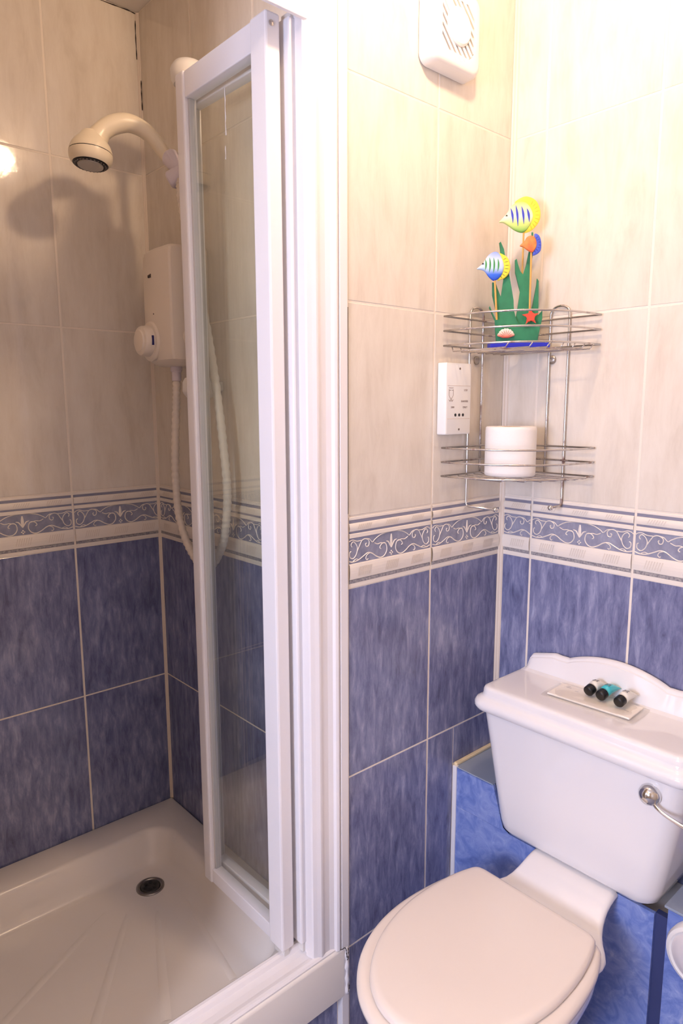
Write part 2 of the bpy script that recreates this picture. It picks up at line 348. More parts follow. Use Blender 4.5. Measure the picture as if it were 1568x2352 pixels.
def border_tile(wall, axis, plane, u0, u1, z0, z1, c0, c1):
    """u0..u1 along wall; c0..c1 which part of the 0.2464 m pattern it shows"""
    W = 0.2464; h = z1-z0; wd = u1-u0
    key = (round(wd, 3), axis, round(c0, 3), round(c1, 3))
    if key not in BM_:
        bm = bmesh.new(); hw = wd/2; mi = []
        prof = []
        for v0, v1, pr_, k in BAND:
            a, b = -h/2+v0*h, -h/2+v1*h; e = min(0.0012, (b-a)/3) if pr_ else 0
            prof.append(((a, 0.0), (a+e, -pr_), (b-e, -pr_), (b, 0.0), k))
        def V(u, k, z): return bm.verts.new((u, k, z) if axis == 'y' else (k, -u, z))
        for p0, p1, p2, p3, k in prof:
            if k == 0 and p1[1] < -0.0025:   # rounded moulding
                zs = [p0]+[(p1[0]+(p2[0]-p1[0])*t, p1[1]*(0.55+0.45*math.sin(PI*t))) for t in (0, .2, .4, .6, .8, 1)]+[p3]
            else: zs = [p0, p1, p2, p3]
            col = [(V(-hw, q[1], q[0]), V(hw, q[1], q[0])) for q in zs]
            for A, B in zip(col, col[1:]):
                f = bm.faces.new((A[0], A[1], B[1], B[0])); f.material_index = k
            # little rope marks on the broad moulding
        for sgn in (-1, 1):
            f = bm.faces.new((V(sgn*hw, 0, -h/2), V(sgn*hw, 0.006, -h/2), V(sgn*hw, 0.006, h/2), V(sgn*hw, 0, h/2)))
        me = bpy.data.meshes.new('border_tile'); bmesh.ops.remove_doubles(bm, verts=bm.verts[:], dist=1e-6); bm.normal_update()
        bm.to_mesh(me); bm.free()
        for mm in (BWHITE, BDARK, BANDBLUE, BKEY): me.materials.append(mm)
        cu = (c0+c1)/2
        # wall 'x' axis: u runs along -(-y): pattern symmetric, flip start
        rel = relief_mesh(W, 0.36*h, c0, c1, -h/2+0.34*h, axis, cu)
        # rope marks and key line as raised bits
        bm = bmesh.new()
        for vz, hh_, n_ in ((0.16, 0.13, 3), (0.82, 0.07, 3)):
            for cl in (0.22, 0.62, 1.02):
                for j in range(7):
                    s0 = cl*W*0.8 + j*0.0055 - 0.02
                    if s0 < c0+0.004 or s0 > c1-0.012: continue
                    z_ = -h/2+vz*h; kk = -(0.0043 if vz < 0.5 else 0.0033)
                    q = [(s0-cu, kk+0.0008, z_), (s0-cu+0.0022, kk+0.0008, z_), (s0-cu+0.0075, kk+0.0002, z_+hh_*h), (s0-cu+0.0053, kk+0.0002, z_+hh_*h)]
                    top = [bm.verts.new(p if axis == 'y' else (p[1], -p[0], p[2])) for p in [(a, b-0.0006, c) for a, b, c in q]]
                    bm.faces.new(top)
        rp = to_mesh(bm, 'rope_relief'); rp.materials.append(mat('rope_shade', (226, 214, 200), 0.25))
        BM_[key] = (me, rel, rp)
    me, rel, rp = BM_[key]
    o = link('border_tile', me, None, wall); c = (u0+u1)/2; zc = (z0+z1)/2
    o.location = (c, plane, zc) if axis == 'y' else (plane, c, zc)
    for nm, mm in (('scroll_relief', rel), ('rope_relief', rp)):
        k = bpy.data.objects.new(nm, mm); C.objects.link(k); k.parent = o
    return o
W = 0.2464
def lay(wall, axis, plane, cols, skip=None):
    """cols: (u0,u1,c0,c1)"""
    for ci, (u0, u1, c0, c1) in enumerate(cols):
        for ri, (z0, z1, kind) in enumerate(ROWS):
            if skip and skip(ci, ri): continue
            if kind == 'border': border_tile(wall, axis, plane, u0, u1, z0, z1, c0, c1)
            else: tile(wall, axis, plane, u0, u1, z0, z1, BLUE if kind == 'b' else BEIGE)
A1, B1, V1, E1 = -0.2618, -0.0868, -0.7653, 0.5204
lay(wA, 'y', YA, [(A1-0.25+0.003, A1-G, 0.003, W), (A1+G, -0.010, 0, W)], skip=lambda c, r: c == 1 and r == 1)
tile(wA, 'y', YA, A1+G, -0.1675, 0.232, 0.628, BLUE); tile(wA, 'y', YA, -0.1655, -0.006, 0.535, 0.628, BLUE)
# wall right: u = y, cut tile at the corner shows the right end of the pattern
colsB = [(B1+G, -0.008, 0, 0.0772)] + [(B1-0.25*k-0.25+G, B1-0.25*k-G, 0, W) for k in range(0, 4)]
lay(wB, 'x', XR, colsB)
lay(wF, 'y', YF, [(V1+G, XS-0.006, 0, XS-0.006-V1-G)] + [(V1-0.25*k-0.25+G, V1-0.25*k-G, 0, W) for k in range(0, 3)])
lay(wE, 'x', XS, [(E1+G, YF-0.006, 0, W)] + [(E1-0.25*k-0.25+G, E1-0.25*k-G, 0, W) for k in range(0, 2)])
# sealant beads in the corners
def bead(wall, cx, cy, sx, sy, r, z0, z1):
    bm = bmesh.new(); poly = [(cx, cy), (cx+sx*r, cy)]+[(cx+sx*r*(1-math.sin(a)*0.72), cy+sy*r*(1-math.cos(a)*0.72)) for a in [PI/2*0.2, PI/2*0.5, PI/2*0.8]][::1]+[(cx, cy+sy*r)]
    A = [bm.verts.new((x, y, z0)) for x, y in poly]; B = [bm.verts.new((x, y, z1)) for x, y in poly]
    for k in range(len(poly)): bm.faces.new((A[k], A[(k+1) % len(poly)], B[(k+1) % len(poly)], B[k]))
    return obj('corner_sealant', bm, BEAD, wall)
bead(wA, 0, 0, -1, -1, 0.010, 0.53, ZC-0.001); bead(wF, XS, YF, -1, -1, 0.007, 0.24, ZC-0.001)
for pts_ in ([(-0.530, YF-0.0015, ZC-0.004), (-0.55, YF-0.001, ZC-0.002), (-0.60, YF-0.001, ZC-0.003), (-0.66, YF-0.001, ZC-0.002)], [(XS-0.007, YF-0.0015, ZC-0.02), (XS-0.0075, YF-0.0012, ZC-0.06), (XS-0.007, YF-0.0015, ZC-0.11)], [(XS-0.0012, YF-0.0075, ZC-0.16), (XS-0.0014, YF-0.007, ZC-0.19), (XS-0.0012, YF-0.0075, ZC-0.23)]):
    obj('mould_line', tube(catmull(pts_, 4), [0.0006+0.0007*((k*5) % 3)/2 for k in range(4*(len(pts_)-1)+1)], 6), DARK, wF)
# plinth under the shower tray
wP = struct('wall_plinth', box(XSL, -0.515, 0.012, 0.06, 0.0, 0.135), GROUT, 'blue tiled plinth below the shower tray')
for k in range(4): tile(wP, 'y', 0.0105, -0.536-0.25*k-0.2468, -0.536-0.25*k, 0.002, 0.130, BLUE)
# white edge strip beside the shower frame
t1 = struct('trim_1', box(-0.5335, -0.5135, -0.0035, 0.03, 0.0, ZC-0.001, 0.0012), UPVC, 'narrow white edge strip between shower frame and tiles')
obj('open_joint', box(-0.5137, -0.5108, -0.0012, 0.003, 1.19, 1.585), DARK, t1)

# ------------------------------------------------------------------ pipe boxing behind the toilet
XB = -0.165
bx = struct('trim_2', box(XB+0.008, -0.001, -0.118, -0.001, 0.0, 0.524), PAINT, 'blue boxed ledge behind the toilet beside the tiled wall')
obj('front_panel', box(XB, XB+0.008, -0.499, -0.0125, 0.0, 0.4275), PANEL, bx)
obj('front_panel', prism([(0.0125, 0.428), (0.168, 0.428), (0.150, 0.436), (0.138, 0.47), (0.119, 0.528), (0.0125, 0.528)], ((XB, 0, 0), (0, -1, 0), (1, 0, 0)), 0.0, 0.008), PANEL, bx)
obj('ledge_board', box(XB, -0.001, -0.118, -0.001, 0.5245, 0.530, 0.001), mat('ledge_paint', (150, 160, 176), 0.45), bx)
obj('ledge_sealant', box(XB+0.002, -0.002, -0.0105, -0.0005, 0.530, 0.5375, 0.002), mat('cream_sealant', (236, 214, 172), 0.5), bx)
obj('corner_strip', box(XB-0.003, XB+0.008, -0.0125, -0.0008, 0.0, 0.5305, 0.001), UPVC, bx)
obj('joint_strip', box(XB+0.006, XB+0.02, -0.524, -0.499, 0.0, 0.4275), mat('dark_blue_strip', (56, 66, 112), 0.4), bx)
obj('front_panel', box(XB, XB+0.008, -1.2, -0.524, 0.0, 0.452), PANEL, bx)
obj('ledge_board', box(XB, -0.001, -1.2, -0.5165, 0.452, 0.457, 0.001), mat('ledge_paint', (150, 160, 176), 0.45), bx)
obj('backing', box(XB+0.02, -0.002, -1.2, -0.118, 0.0, 0.40), PAINT, bx)

# ------------------------------------------------------------------ shower tray
tr = thing('shower_tray', 'cream white shower tray with raised rim and round drain', 'shower tray', (-0.93, 0.39, 0.12))
x0, x1, y0, y1, zt = XSL+0.001, XS-0.001, -0.004, YF-0.001, 0.2405
rings = []
def rr(a, z, r): return [(x, y, z) for x, y in rrect(x0+a, x1-a, y0+a, y1-a, r, 8)]
def ri(l, r_, f, b, z, rad): return [(x, y, z) for x, y in rrect(x0+l, x1-r_, y0+f, y1-b, rad, 8)]
ZB = 0.150
rings = [rr(0, 0.124, 0.004), rr(0, zt-0.006, 0.004), rr(0.002, zt-0.002, 0.006), rr(0.006, zt, 0.008),
         ri(0.06, 0.070, 0.085, 0.090, zt-0.001, 0.07), ri(0.068, 0.078, 0.092, 0.098, zt-0.005, 0.066), ri(0.074, 0.084, 0.097, 0.104, zt-0.014, 0.062), ri(0.085, 0.096, 0.107, 0.118, zt-0.06, 0.055),
         ri(0.090, 0.102, 0.112, 0.124, ZB+0.016, 0.052), ri(0.098, 0.110, 0.119, 0.131, ZB+0.005, 0.048), ri(0.112, 0.124, 0.132, 0.144, ZB, 0.04), ri(0.3, 0.3, 0.33, 0.33, ZB-0.001, 0.02)]
autosmooth(obj('tray_body', loft(rings, (False, True)), ACRYLIC, tr), 50)
DR = (-0.703, 0.567)
for (a, b, c, d) in [((-0.79, 0.515), (-1.02, 0.20), 0.004, 0.012), ((-0.73, 0.475), (-0.86, 0.175), 0.004, 0.012), ((-0.655, 0.47), (-0.70, 0.17), 0.004, 0.010), ((-0.83, 0.555), (-1.17, 0.36), 0.004, 0.012)]:
    bm = bmesh.new(); p, q = Vector((*a, ZB-0.0005)), Vector((*b, ZB-0.0005)); t = (q-p).normalized(); nn = Vector((-t.y, t.x, 0)); sec = []
    for s, wd in ((0, c), (0.15, (c+d)/2), (1, d)):
        o_ = p.lerp(q, s); hh_ = 0.0018 if s else 0.0002
        sec.append([bm.verts.new(o_+nn*wd*k+Vector((0, 0, hh_*(1-k*k)))) for k in (-1, -.6, -.2, .2, .6, 1)])
    for A_, B_ in zip(sec, sec[1:]):
        for k in range(5): bm.faces.new((A_[k], A_[k+1], B_[k+1], B_[k]))
    obj('floor_rib', bm, ACRYLIC, tr, smooth=True)
dr = obj('drain', lathe([(0.036, 0), (0.036, 0.003), (0.032, 0.005), (0.027, 0.004), (0.026, 0.001), (0.0, 0.001)], (*DR, ZB-0.001), (0, 0, 1), 36, cap0=False, cap1=False), mat('drain_chrome', (150, 146, 142), 0.3, metal=1.0), tr, True)
obj('drain_grate', lathe([(0.025, 0.001), (0.025, 0.0035), (0.020, 0.0045), (0.0, 0.0040)], (*DR, ZB-0.001), (0, 0, 1), 32, cap0=False, cap1=False), mat('grate_grey', (70, 68, 66), 0.4, metal=0.6), dr, True)
bm = bmesh.new()
for k in range(6):
    a = k*PI/3; addlathe(bm, [(0.0052, 0.0), (0.0052, 0.0012), (0.0, 0.0012)], (DR[0]+0.0135*math.cos(a), DR[1]+0.0135*math.sin(a), ZB+0.0028), (0, 0, 1), 12, cap1=False)
obj('drain_holes', bm, BLACK, dr)

# ------------------------------------------------------------------ shower enclosure frame
en = thing('shower_enclosure', 'white aluminium shower door frame fixed to the wall', 'shower frame', (-0.57, 0.03, 0.24))
# wall channel: ribbed extrusion (plan outline swept up)
pl = [(-0.5335, 0.060), (-0.5335, 0.001), (-0.537, -0.003), (-0.541, -0.004), (-0.546, -0.002), (-0.549, 0.004), (-0.560, 0.007), (-0.572, 0.007), (-0.580, 0.004), (-0.584, 0.004), (-0.592, 0.008), (-0.600, 0.011), (-0.602, 0.015), (-0.602, 0.034), (-0.597, 0.036), (-0.597, 0.060)]
bm = loft([[(x, y, 0.2415) for x, y in pl], [(x, y, 2.105) for x, y in pl]]); bmesh.ops.triangulate(bm, faces=[f for f in bm.faces if len(f.verts) > 4])
obj('wall_channel', bm, UPVC, en)
bm = bmesh.new(); addbox(bm, XSL+0.01, -0.6025, 0.006, 0.052, 2.078, 2.105); bevelled(bm, 0.001, 1)
hr = obj('head_rail', bm, UPVC, en)
obj('rail_lip', box(XSL+0.01, -0.6025, -0.002, 0.006, 2.047, 2.105, 0.0015), UPVC, hr)
# threshold rail along the tray (profile in y,z)
pr_ = [(0.002, 0.2408), (0.002, 0.2440), (0.006, 0.2475), (0.012, 0.2480), (0.018, 0.2460), (0.024, 0.2430), (0.040, 0.2425), (0.054, 0.2440), (0.058, 0.2520), (0.062, 0.2560), (0.068, 0.2560), (0.070, 0.2530), (0.070, 0.2408)]
bm = loft([[(XSL+0.01, y, z) for y, z in pr_], [(-0.5345, y, z) for y, z in pr_]]); bmesh.ops.triangulate(bm, faces=[f for f in bm.faces if len(f.verts) > 4])
obj('threshold_rail', bm, UPVC, en)
for pts_ in ([(-0.540, -0.0052, 0.2445), (-0.534, -0.0056, 0.2425), (-0.529, -0.0060, 0.2430), (-0.5255, -0.0076, 0.2395), (-0.5250, -0.0082, 0.229), (-0.5235, -0.0084, 0.218)], [(-0.5205, -0.0082, 0.240), (-0.5190, -0.0084, 0.228), (-0.5205, -0.0084, 0.214), (-0.5235, -0.0080, 0.211)], [(-0.5160, -0.0070, 0.146), (-0.5180, -0.0084, 0.139), (-0.5200, -0.0080, 0.131)]):
    obj('mould_line', tube(catmull(pts_, 4), [0.0005+0.0006*((k*5) % 3)/2 for k in range(4*(len(pts_)-1)+1)], 6), DARK, en)
# lumpy sealant at the tray end
bm = bmesh.new()
addtube(bm, [(-0.5195+0.001*math.sin(k*2.1), -0.003, 0.124+0.115*k/14) for k in range(15)], [0.0045+0.0016*math.sin(k*1.7) for k in range(15)], 8)
obj('end_sealant', bm, UPVC, en, True)

# ------------------------------------------------------------------ folding door
dz0, dz1 = 0.266, 2.068
dr_ = thing('folding_shower_door', 'white framed glass bifold shower door folded into the shower', 'shower door', (-0.63, 0.2, dz0))
def leaf(pn, pf, th, swn, swf, name_near):
    """leaf between near point pn and far point pf (plan); th thickness, stile widths along leaf"""
    a, b = Vector((*pn, 0)), Vector((*pf, 0)); t = (b-a).normalized(); n = Vector((t.y, -t.x, 0)); L = (b-a).length
    def bar(s0, s1, z0, z1, h0, h1, bev):
        bm = bmesh.new(); addbox(bm, s0, s1, h0, h1, z0, z1); bevelled(bm, bev, 2)
        M = Matrix(((t.x, n.x, 0, a.x), (t.y, n.y, 0, a.y), (0, 0, 1, 0), (0, 0, 0, 1))); bmesh.ops.transform(bm, matrix=M, verts=bm.verts[:])
        return bm
    h = th/2
    s1 = obj('stile', bar(0, swn, dz0, dz1, -h, h, 0.004), UPVC, dr_); s2 = obj('stile', bar(L-swf, L, dz0, dz1, -h, h, 0.004), UPVC, dr_)
    obj('rail', bar(swn, L-swf, dz1-0.052, dz1-0.002, -h*0.8, h*0.8, 0.002), UPVC, dr_); obj('rail', bar(swn, L-swf, dz0+0.002, dz0+0.036, -h*0.8, h*0.8, 0.002), UPVC, dr_)
    gp = obj('glass_pane', bar(swn-0.004, L-swf+0.004, dz0+0.034, dz1-0.05, -0.0025, 0.0025, 0.0005), GLASS, dr_)
    # seals along the pane edges
    for q0, q1 in ((swn, swn+0.006), (L-swf-0.006, L-swf)):
        obj('seal', bar(q0, q1, dz0+0.036, dz1-0.052, -0.006, 0.006, 0.001), mat('seal_grey', (196, 192, 186), 0.5), gp)
    return s1, s2, bar
s1, s2, bar = leaf((-0.637, 0.050), (-0.637, 0.368), 0.031, 0.048, 0.033, 'free')
mk = bmesh.new(); addtube(mk, [(-0.6401, 0.2012+0.0008*math.sin(k*2.3), 1.995-0.0105*k) for k in range(9)], [0.0004+0.0003*((k*7) % 3) for k in range(9)], 5)
addtube(mk, [(-0.6401, 0.2040+0.0006*math.sin(k*1.9), 1.893-0.006*k) for k in range(5)], [0.0003+0.0002*((k*5) % 3) for k in range(5)], 5)
obj('limescale_mark', mk, UPVC, [c for c in dr_.children if c.name.startswith('glass_pane')][0])
obj('screw', lathe([(0.005, 0), (0.005, 0.0015), (0.0, 0.002)], (-0.641, 0.0498, dz1-0.02), (0, -1, 0), 14, cap1=False), CHROME, s1)
obj('hinge_strip', bar(0.314, 0.3195, dz0+0.01, dz1-0.01, 0.008, 0.022, 0.001), mat('seal_grey', (196, 192, 186), 0.5), s2)
g1, g2, bar2 = leaf((-0.5955, 0.040), (-0.6055, 0.394), 0.029, 0.040, 0.024, 'pivot')
obj('pivot_block', bar2(0.004, 0.03, dz0-0.022, dz0+0.001, -0.008, 0.008, 0.001), mat('pivot_white', (228, 222, 214), 0.4), g1)
obj('pivot_block', bar2(0.004, 0.03, dz1-0.001, dz1+0.010, -0.008, 0.008, 0.001), mat('pivot_white', (228, 222, 214), 0.4), g1)
gd = obj('guide_block', bar(0.006, 0.04, dz0-0.020, dz0+0.001, -0.007, 0.007, 0.001), mat('pivot_white', (228, 222, 214), 0.4), s1)

# ------------------------------------------------------------------ electric shower heater
hx = XS
HEAT = mat('heater_plastic', (238, 226, 210), 0.32)
he = thing('shower_heater', 'white electric shower heater with round temperature dial on shower wall', 'shower heater', (-0.57, 0.56, 1.495))
HX0, HX1, HY0, HY1, HZ0, HZ1 = -0.622, XS-0.0005, 0.484, 0.632, 1.497, 1.768
rings = []
for z, ins, fx in ((HZ0, 0.024, 0.030), (HZ0+0.004, 0.014, 0.018), (HZ0+0.014, 0.005, 0.006), (HZ0+0.03, 0.001, 0.001), (HZ0+0.1, 0.0, 0.0), (HZ1-0.1, 0.0, 0.0), (HZ1-0.02, 0.0005, 0.001), (HZ1-0.006, 0.002, 0.004), (HZ1, 0.006, 0.010)):
    xf = HX0+fx; ya, yb = HY0+ins, HY1-ins
    rings.append([(HX1, yb, z), (HX1, (ya+yb)/2, z), (HX1, ya-0.010, z), (xf+0.030, ya-0.006, z), (xf+0.006, ya, z), (xf+0.002, ya+0.004, z), (xf, ya+0.012, z), (xf-0.003, (ya+yb)/2, z), (xf, yb-0.022, z), (xf+0.003, yb-0.014, z), (xf+0.016, yb-0.003, z), (xf+0.03, yb, z)])
autosmooth(obj('heater_case', loft(rings), HEAT, he), 28)
kc = (HX0-0.001, 0.583, 1.556)
kn = obj('dial_ring', lathe([(0.047, -0.002), (0.047, 0.002), (0.043, 0.006), (0.037, 0.007)], kc, (-1, 0, 0), 40, cap0=False), HEAT, he, True)
autosmooth(kn, 35)
kb = autosmooth(obj('dial_knob', lathe([(0.036, 0.006), (0.035, 0.024), (0.033, 0.028), (0.026, 0.030), (0.024, 0.033), (0.0, 0.035)], kc, (-1, 0, 0), 40, cap0=False, cap1=False), HEAT, he), 35)
obj('dial_marker', box(kc[0]-0.0150, kc[0]-0.0105, kc[1]-0.0368, kc[1]-0.0340, kc[2]-0.011, kc[2]+0.011), mat('marker_blue', (30, 28, 100), 0.4), kb)
sb = obj('stop_button', lathe([(0.020, -0.002), (0.020, 0.006), (0.017, 0.009), (0.0, 0.010)], (-0.575, HY0-0.007, 1.560), (-0.25, -1, 0), 28, cap1=False), HEAT, he, True); autosmooth(sb, 35)
obj('button_slot', box(-0.592, -0.570, HY0-0.0180, HY0-0.0150, 1.5615, 1.5640), BLACK, sb)
# illegible maker's mark: small dark strokes
bm = bmesh.new()
for k, (dy, hh_) in enumerate(((0, .006), (.0028, .004), (.0055, .007), (.0085, .004), (.0112, .008))): addbox(bm, HX0-0.0042, HX0-0.0008, 0.580-dy-0.0016, 0.580-dy, 1.7025, 1.7025+hh_)
obj('maker_mark', bm, mat('print_grey', (84, 70, 62), 0.6), he)
obj('indicator', lathe([(0.0018, 0.0), (0.0018, 0.0035), (0, 0.0035)], (HX0, 0.560, 1.618), (-1, 0, 0), 10, cap1=False), mat('print_grey', (84, 70, 62), 0.6), he)
oc = (-0.572, 0.5585)
autosmooth(obj('outlet_nut', lathe([(0.0135, 0), (0.0140, -0.004), (0.0140, -0.013), (0.0115, -0.016), (0.0115, -0.036), (0.0100, -0.0375)], (*oc, HZ0+0.003), (0, 0, 1), 20), mat('lilac_white', (226, 216, 224), 0.35), he), 35)

# hose: ribbed
hp = catmull([(-0.572, 0.5585, 1.463), (-0.574, 0.563, 1.40), (-0.576, 0.571, 1.31), (-0.576, 0.577, 1.215), (-0.575, 0.570, 1.13), (-0.574, 0.535, 1.062), (-0.572, 0.478, 1.015), (-0.571, 0.425, 1.020), (-0.571, 0.375, 1.075), (-0.572, 0.350, 1.14), (-0.574, 0.340, 1.22), (-0.577, 0.348, 1.33), (-0.580, 0.365, 1.45), (-0.584, 0.388, 1.57), (-0.592, 0.418, 1.70), (-0.597, 0.443, 1.80), (-0.595, 0.462, 1.872), (-0.591, 0.470, 1.915)], 22)
ho = obj('shower_hose', tube(hp, [0.0102 if (i//2) % 2 else 0.0088 for i in range(len(hp))], 12), mat('hose_white', (234, 222, 208), 0.35), None, True)
tag(ho, 'ribbed white shower hose looping down from heater and back up', 'hose')

# riser rail
rs = thing('riser_rail', 'white riser rail with domed top bracket on shower end wall', 'shower rail', (-0.574, 0.455, 1.42))
RX, RY = -0.572, 0.445
obj('bar', tube([(RX, RY, 1.44), (RX, RY, 2.13)], 0.0105, 18), PLASTIC, rs, True)
for zc_, dirn in ((2.128, 1), (1.44, -1)):
    bk = autosmooth(obj('end_bracket', lathe([(0.032, -0.030), (0.0375, -0.020), (0.0385, 0.000), (0.0370, 0.003), (0.0365, 0.005), (0.030, 0.014), (0.017, 0.020), (0.0, 0.022)], (RX-0.004, RY, zc_-0.004), (0, 0, dirn), 32, cap1=False), PLASTIC, rs), 30)
    obj('wall_mount', box(RX, XS-0.0005, RY-0.026, RY+0.026, zc_-0.018*dirn if dirn > 0 else zc_-0.004, zc_+0.004 if dirn > 0 else zc_+0.018, 0.004), PLASTIC, rs)
lil = mat('lilac_white', (226, 216, 224), 0.35)
sl = autosmooth(obj('slider', lathe([(0.018, -0.034), (0.0195, -0.030), (0.0195, 0.030), (0.018, 0.034)], (RX, RY, 1.945), (0, 0, 1), 24), lil, rs), 30)
autosmooth(obj('holder_cup', lathe([(0.013, -0.014), (0.0195, 0.0), (0.0205, 0.036), (0.0165, 0.042)], (-0.587, 0.478, 1.930), (-0.33, 0.60, 0.73), 20), lil, sl), 35)
autosmooth(obj('clamp_knob', lathe([(0.019, 0.0), (0.020, 0.004), (0.0195, 0.034), (0.016, 0.038), (0.0, 0.039)], (-0.583, 0.468, 1.920), (-0.55, 0.62, -0.42), 20, cap1=False), lil, sl), 35)
# hand shower
hs = thing('hand_shower', 'cream handheld shower head on curved arm in its holder', 'shower head', (-0.757, 0.55, 1.905))
ap = catmull([(-0.592, 0.490, 1.930), (-0.603, 0.505, 1.955), (-0.622, 0.513, 1.984), (-0.648, 0.520, 2.007), (-0.680, 0.528, 2.016), (-0.710, 0.536, 2.008), (-0.733, 0.543, 1.992), (-0.748, 0.548, 1.970), (-0.756, 0.550, 1.950)], 8)
n = len(ap)
obj('arm', tube(ap, [0.0125+0.0075*min(1, i/(n*0.55)) + 0.008*max(0, (i/n-0.75)/0.25) for i in range(n)], 20), CREAM, hs, True)
hd = Vector((-0.10, -0.05, -1.0)).normalized(); HO = Vector((-0.757, 0.551, 1.975))
autosmooth(obj('head_dome', lathe([(0.019, -0.010), (0.028, 0.002), (0.036, 0.011), (0.0415, 0.020), (0.0445, 0.029), (0.0450, 0.033)], HO, hd, 36, cap1=True), CREAM, hs), 30)
obj('groove', lathe([(0.0442, 0.0328), (0.0442, 0.0346)], HO, hd, 36, cap0=False, cap1=False), BLACK, hs)
autosmooth(obj('spray_ring', lathe([(0.0430, 0.0338), (0.0455, 0.0350), (0.0452, 0.044), (0.042, 0.052), (0.0370, 0.057)], HO, hd, 36), CREAM, hs), 30)
sp = obj('nozzle_ring', lathe([(0.0370, 0.0571), (0.0350, 0.0588), (0.0270, 0.0590)], HO, hd, 40), BLACK, hs)
obj('spray_face', lathe([(0.0268, 0.0591), (0.0262, 0.0615), (0.0, 0.0620)], HO, hd, 36, cap1=False), mat('spray_grey', (190, 182, 168), 0.4), hs)
bm = bmesh.new()
u_ = hd.cross(Vector((0, 1, 0))).normalized(); v_ = hd.cross(u_)
for k in range(26):
    a = 2*PI*k/26; p = HO+hd*0.0588+(u_*math.cos(a)+v_*math.sin(a))*0.0318
    addlathe(bm, [(0.0016, 0), (0.0012, 0.0018)], p, hd, 6)
obj('nozzles', bm, mat('nozzle_grey', (120, 114, 108), 0.5), sp)

# ------------------------------------------------------------------ extractor fan
fn = thing('extractor_fan', 'square white extractor fan with round slatted grille on wall', 'extractor fan', (-0.25, -0.02, 2.06))
fx0, fx1, fz0, fz1, fd = -0.326, -0.176, 2.060, 2.212, 0.040
def ringy(y, ins, r): return [(x, y, z) for x, z in rrect(fx0+ins, fx1-ins, fz0+ins, fz1-ins, r, 6)]
rg = [ringy(-0.0006, 0.003, 0.018), ringy(-0.004, 0.0, 0.020), ringy(-fd+0.012, 0.001, 0.020), ringy(-fd+0.003, 0.005, 0.020), ringy(-fd, 0.011, 0.018)]
bm = loft(rg, (True, False)); fc = (-0.251, 2.136); R0 = 0.060
# front face with circular hole: bridge outline to circle
outer = [v for v in bm.verts if abs(v.co.y+fd) < 1e-6]; nO = len(outer)
circ = []
for v in outer:
    a = math.atan2(v.co.z-fc[1], v.co.x-fc[0]); circ.append(bm.verts.new((fc[0]+R0*math.cos(a), -fd, fc[1]+R0*math.sin(a))))
inn = [bm.verts.new((v.co.x, -fd+0.012, v.co.z)) for v in circ]
for k in range(nO):
    bm.faces.new((outer[k], outer[(k+1) % nO], circ[(k+1) % nO], circ[k])); bm.faces.new((circ[k], circ[(k+1) % nO], inn[(k+1) % nO], inn[k]))
autosmooth(obj('housing', bm, PLASTIC, fn), 40)
obj('grille_back', lathe([(R0+0.001, -0.002), (R0+0.001, 0.0), (0.0, 0.0)], (fc[0], -fd+0.014, fc[1]), (0, -1, 0), 40, cap1=False), mat('grille_shade', (138, 112, 88), 0.8), fn)  # dark disc colours in the shade of the recess between the slats
dvec = Vector((1, 0, -1)).normalized(); pvec = Vector((1, 0, 1)).normalized()
for k in range(-5, 6):
    q = k*0.0115
    half = math.sqrt(max(R0*R0-q*q, 0))-0.001
    if half < 0.008: continue
    bm = bmesh.new(); wdt = 0.0031
    M = Matrix(((dvec.x, 0, pvec.x, fc[0]+pvec.x*q), (0, 1, 0, 0), (dvec.z, 0, pvec.z, fc[1]+pvec.z*q), (0, 0, 0, 1)))
    addbox(bm, -half, half, -fd-0.0005, -fd+0.0115, -wdt, wdt); bmesh.ops.transform(bm, matrix=M, verts=bm.verts[:])
    obj('slat', bm, PLASTIC, fn)
bm = bmesh.new(); addbox(bm, -0.058, 0.0, -fd-0.003, -fd+0.004, -0.007, 0.007)
M = Matrix(((dvec.x, 0, pvec.x, fc[0]), (0, 1, 0, 0), (dvec.z, 0, pvec.z, fc[1]), (0, 0, 0, 1))); bmesh.ops.transform(bm, matrix=M, verts=bm.verts[:])
obj('strap', bm, PLASTIC, fn)
autosmooth(obj('hub_cover', lathe([(0.035, 0.0), (0.0345, 0.003), (0.031, 0.006), (0.0, 0.0075)], (fc[0], -fd, fc[1]), (0, -1, 0), 36, cap1=False), PLASTIC, fn), 30)

# ------------------------------------------------------------------ shaver socket
so = thing('shaver_socket', 'white shaver socket with three holes on tiled wall', 'socket', (-0.21, -0.01, 1.335))
sx0, sx1, sz0, sz1, sd = -0.2500, -0.1645, 1.338, 1.492, 0.026
rg = [[(x, y, z) for x, z in rrect(sx0+i, sx1-i, sz0+i, sz1-i, 0.003, 3)] for y, i in ((-0.0006, 0.002), (-0.002, 0.0), (-sd+0.003, 0.0), (-sd+0.001, 0.0008), (-sd, 0.003))]
autosmooth(obj('plate', loft(rg), PLASTIC, so), 40)
scx = (sx0+sx1)/2; shade = mat('socket_line', (214, 196, 180), 0.5); prn = mat('print_brown', (120, 92, 82), 0.6)
for zz_ in (1.372, 1.443): obj('plate_line', box(sx0+0.004, sx1-0.004, -sd-0.0003, -sd+0.001, zz_, zz_+0.0009), shade, so)
for zz_ in (1.349, 1.480): obj('screw', lathe([(0.0024, 0), (0.0024, 0.0006), (0, 0.0006)], (scx+0.002, -sd, zz_), (0, -1, 0), 12, cap1=False), mat('screw_brown', (110, 92, 80), 0.4), so)
for dx in (-0.013, 0.0, 0.013): obj('pin_hole', lathe([(0.0034, 0), (0.0034, 0.0004), (0, 0.0004)], (scx+0.002+dx, -sd-0.0001, 1.3805), (0, -1, 0), 16, cap1=False), BLACK, so)
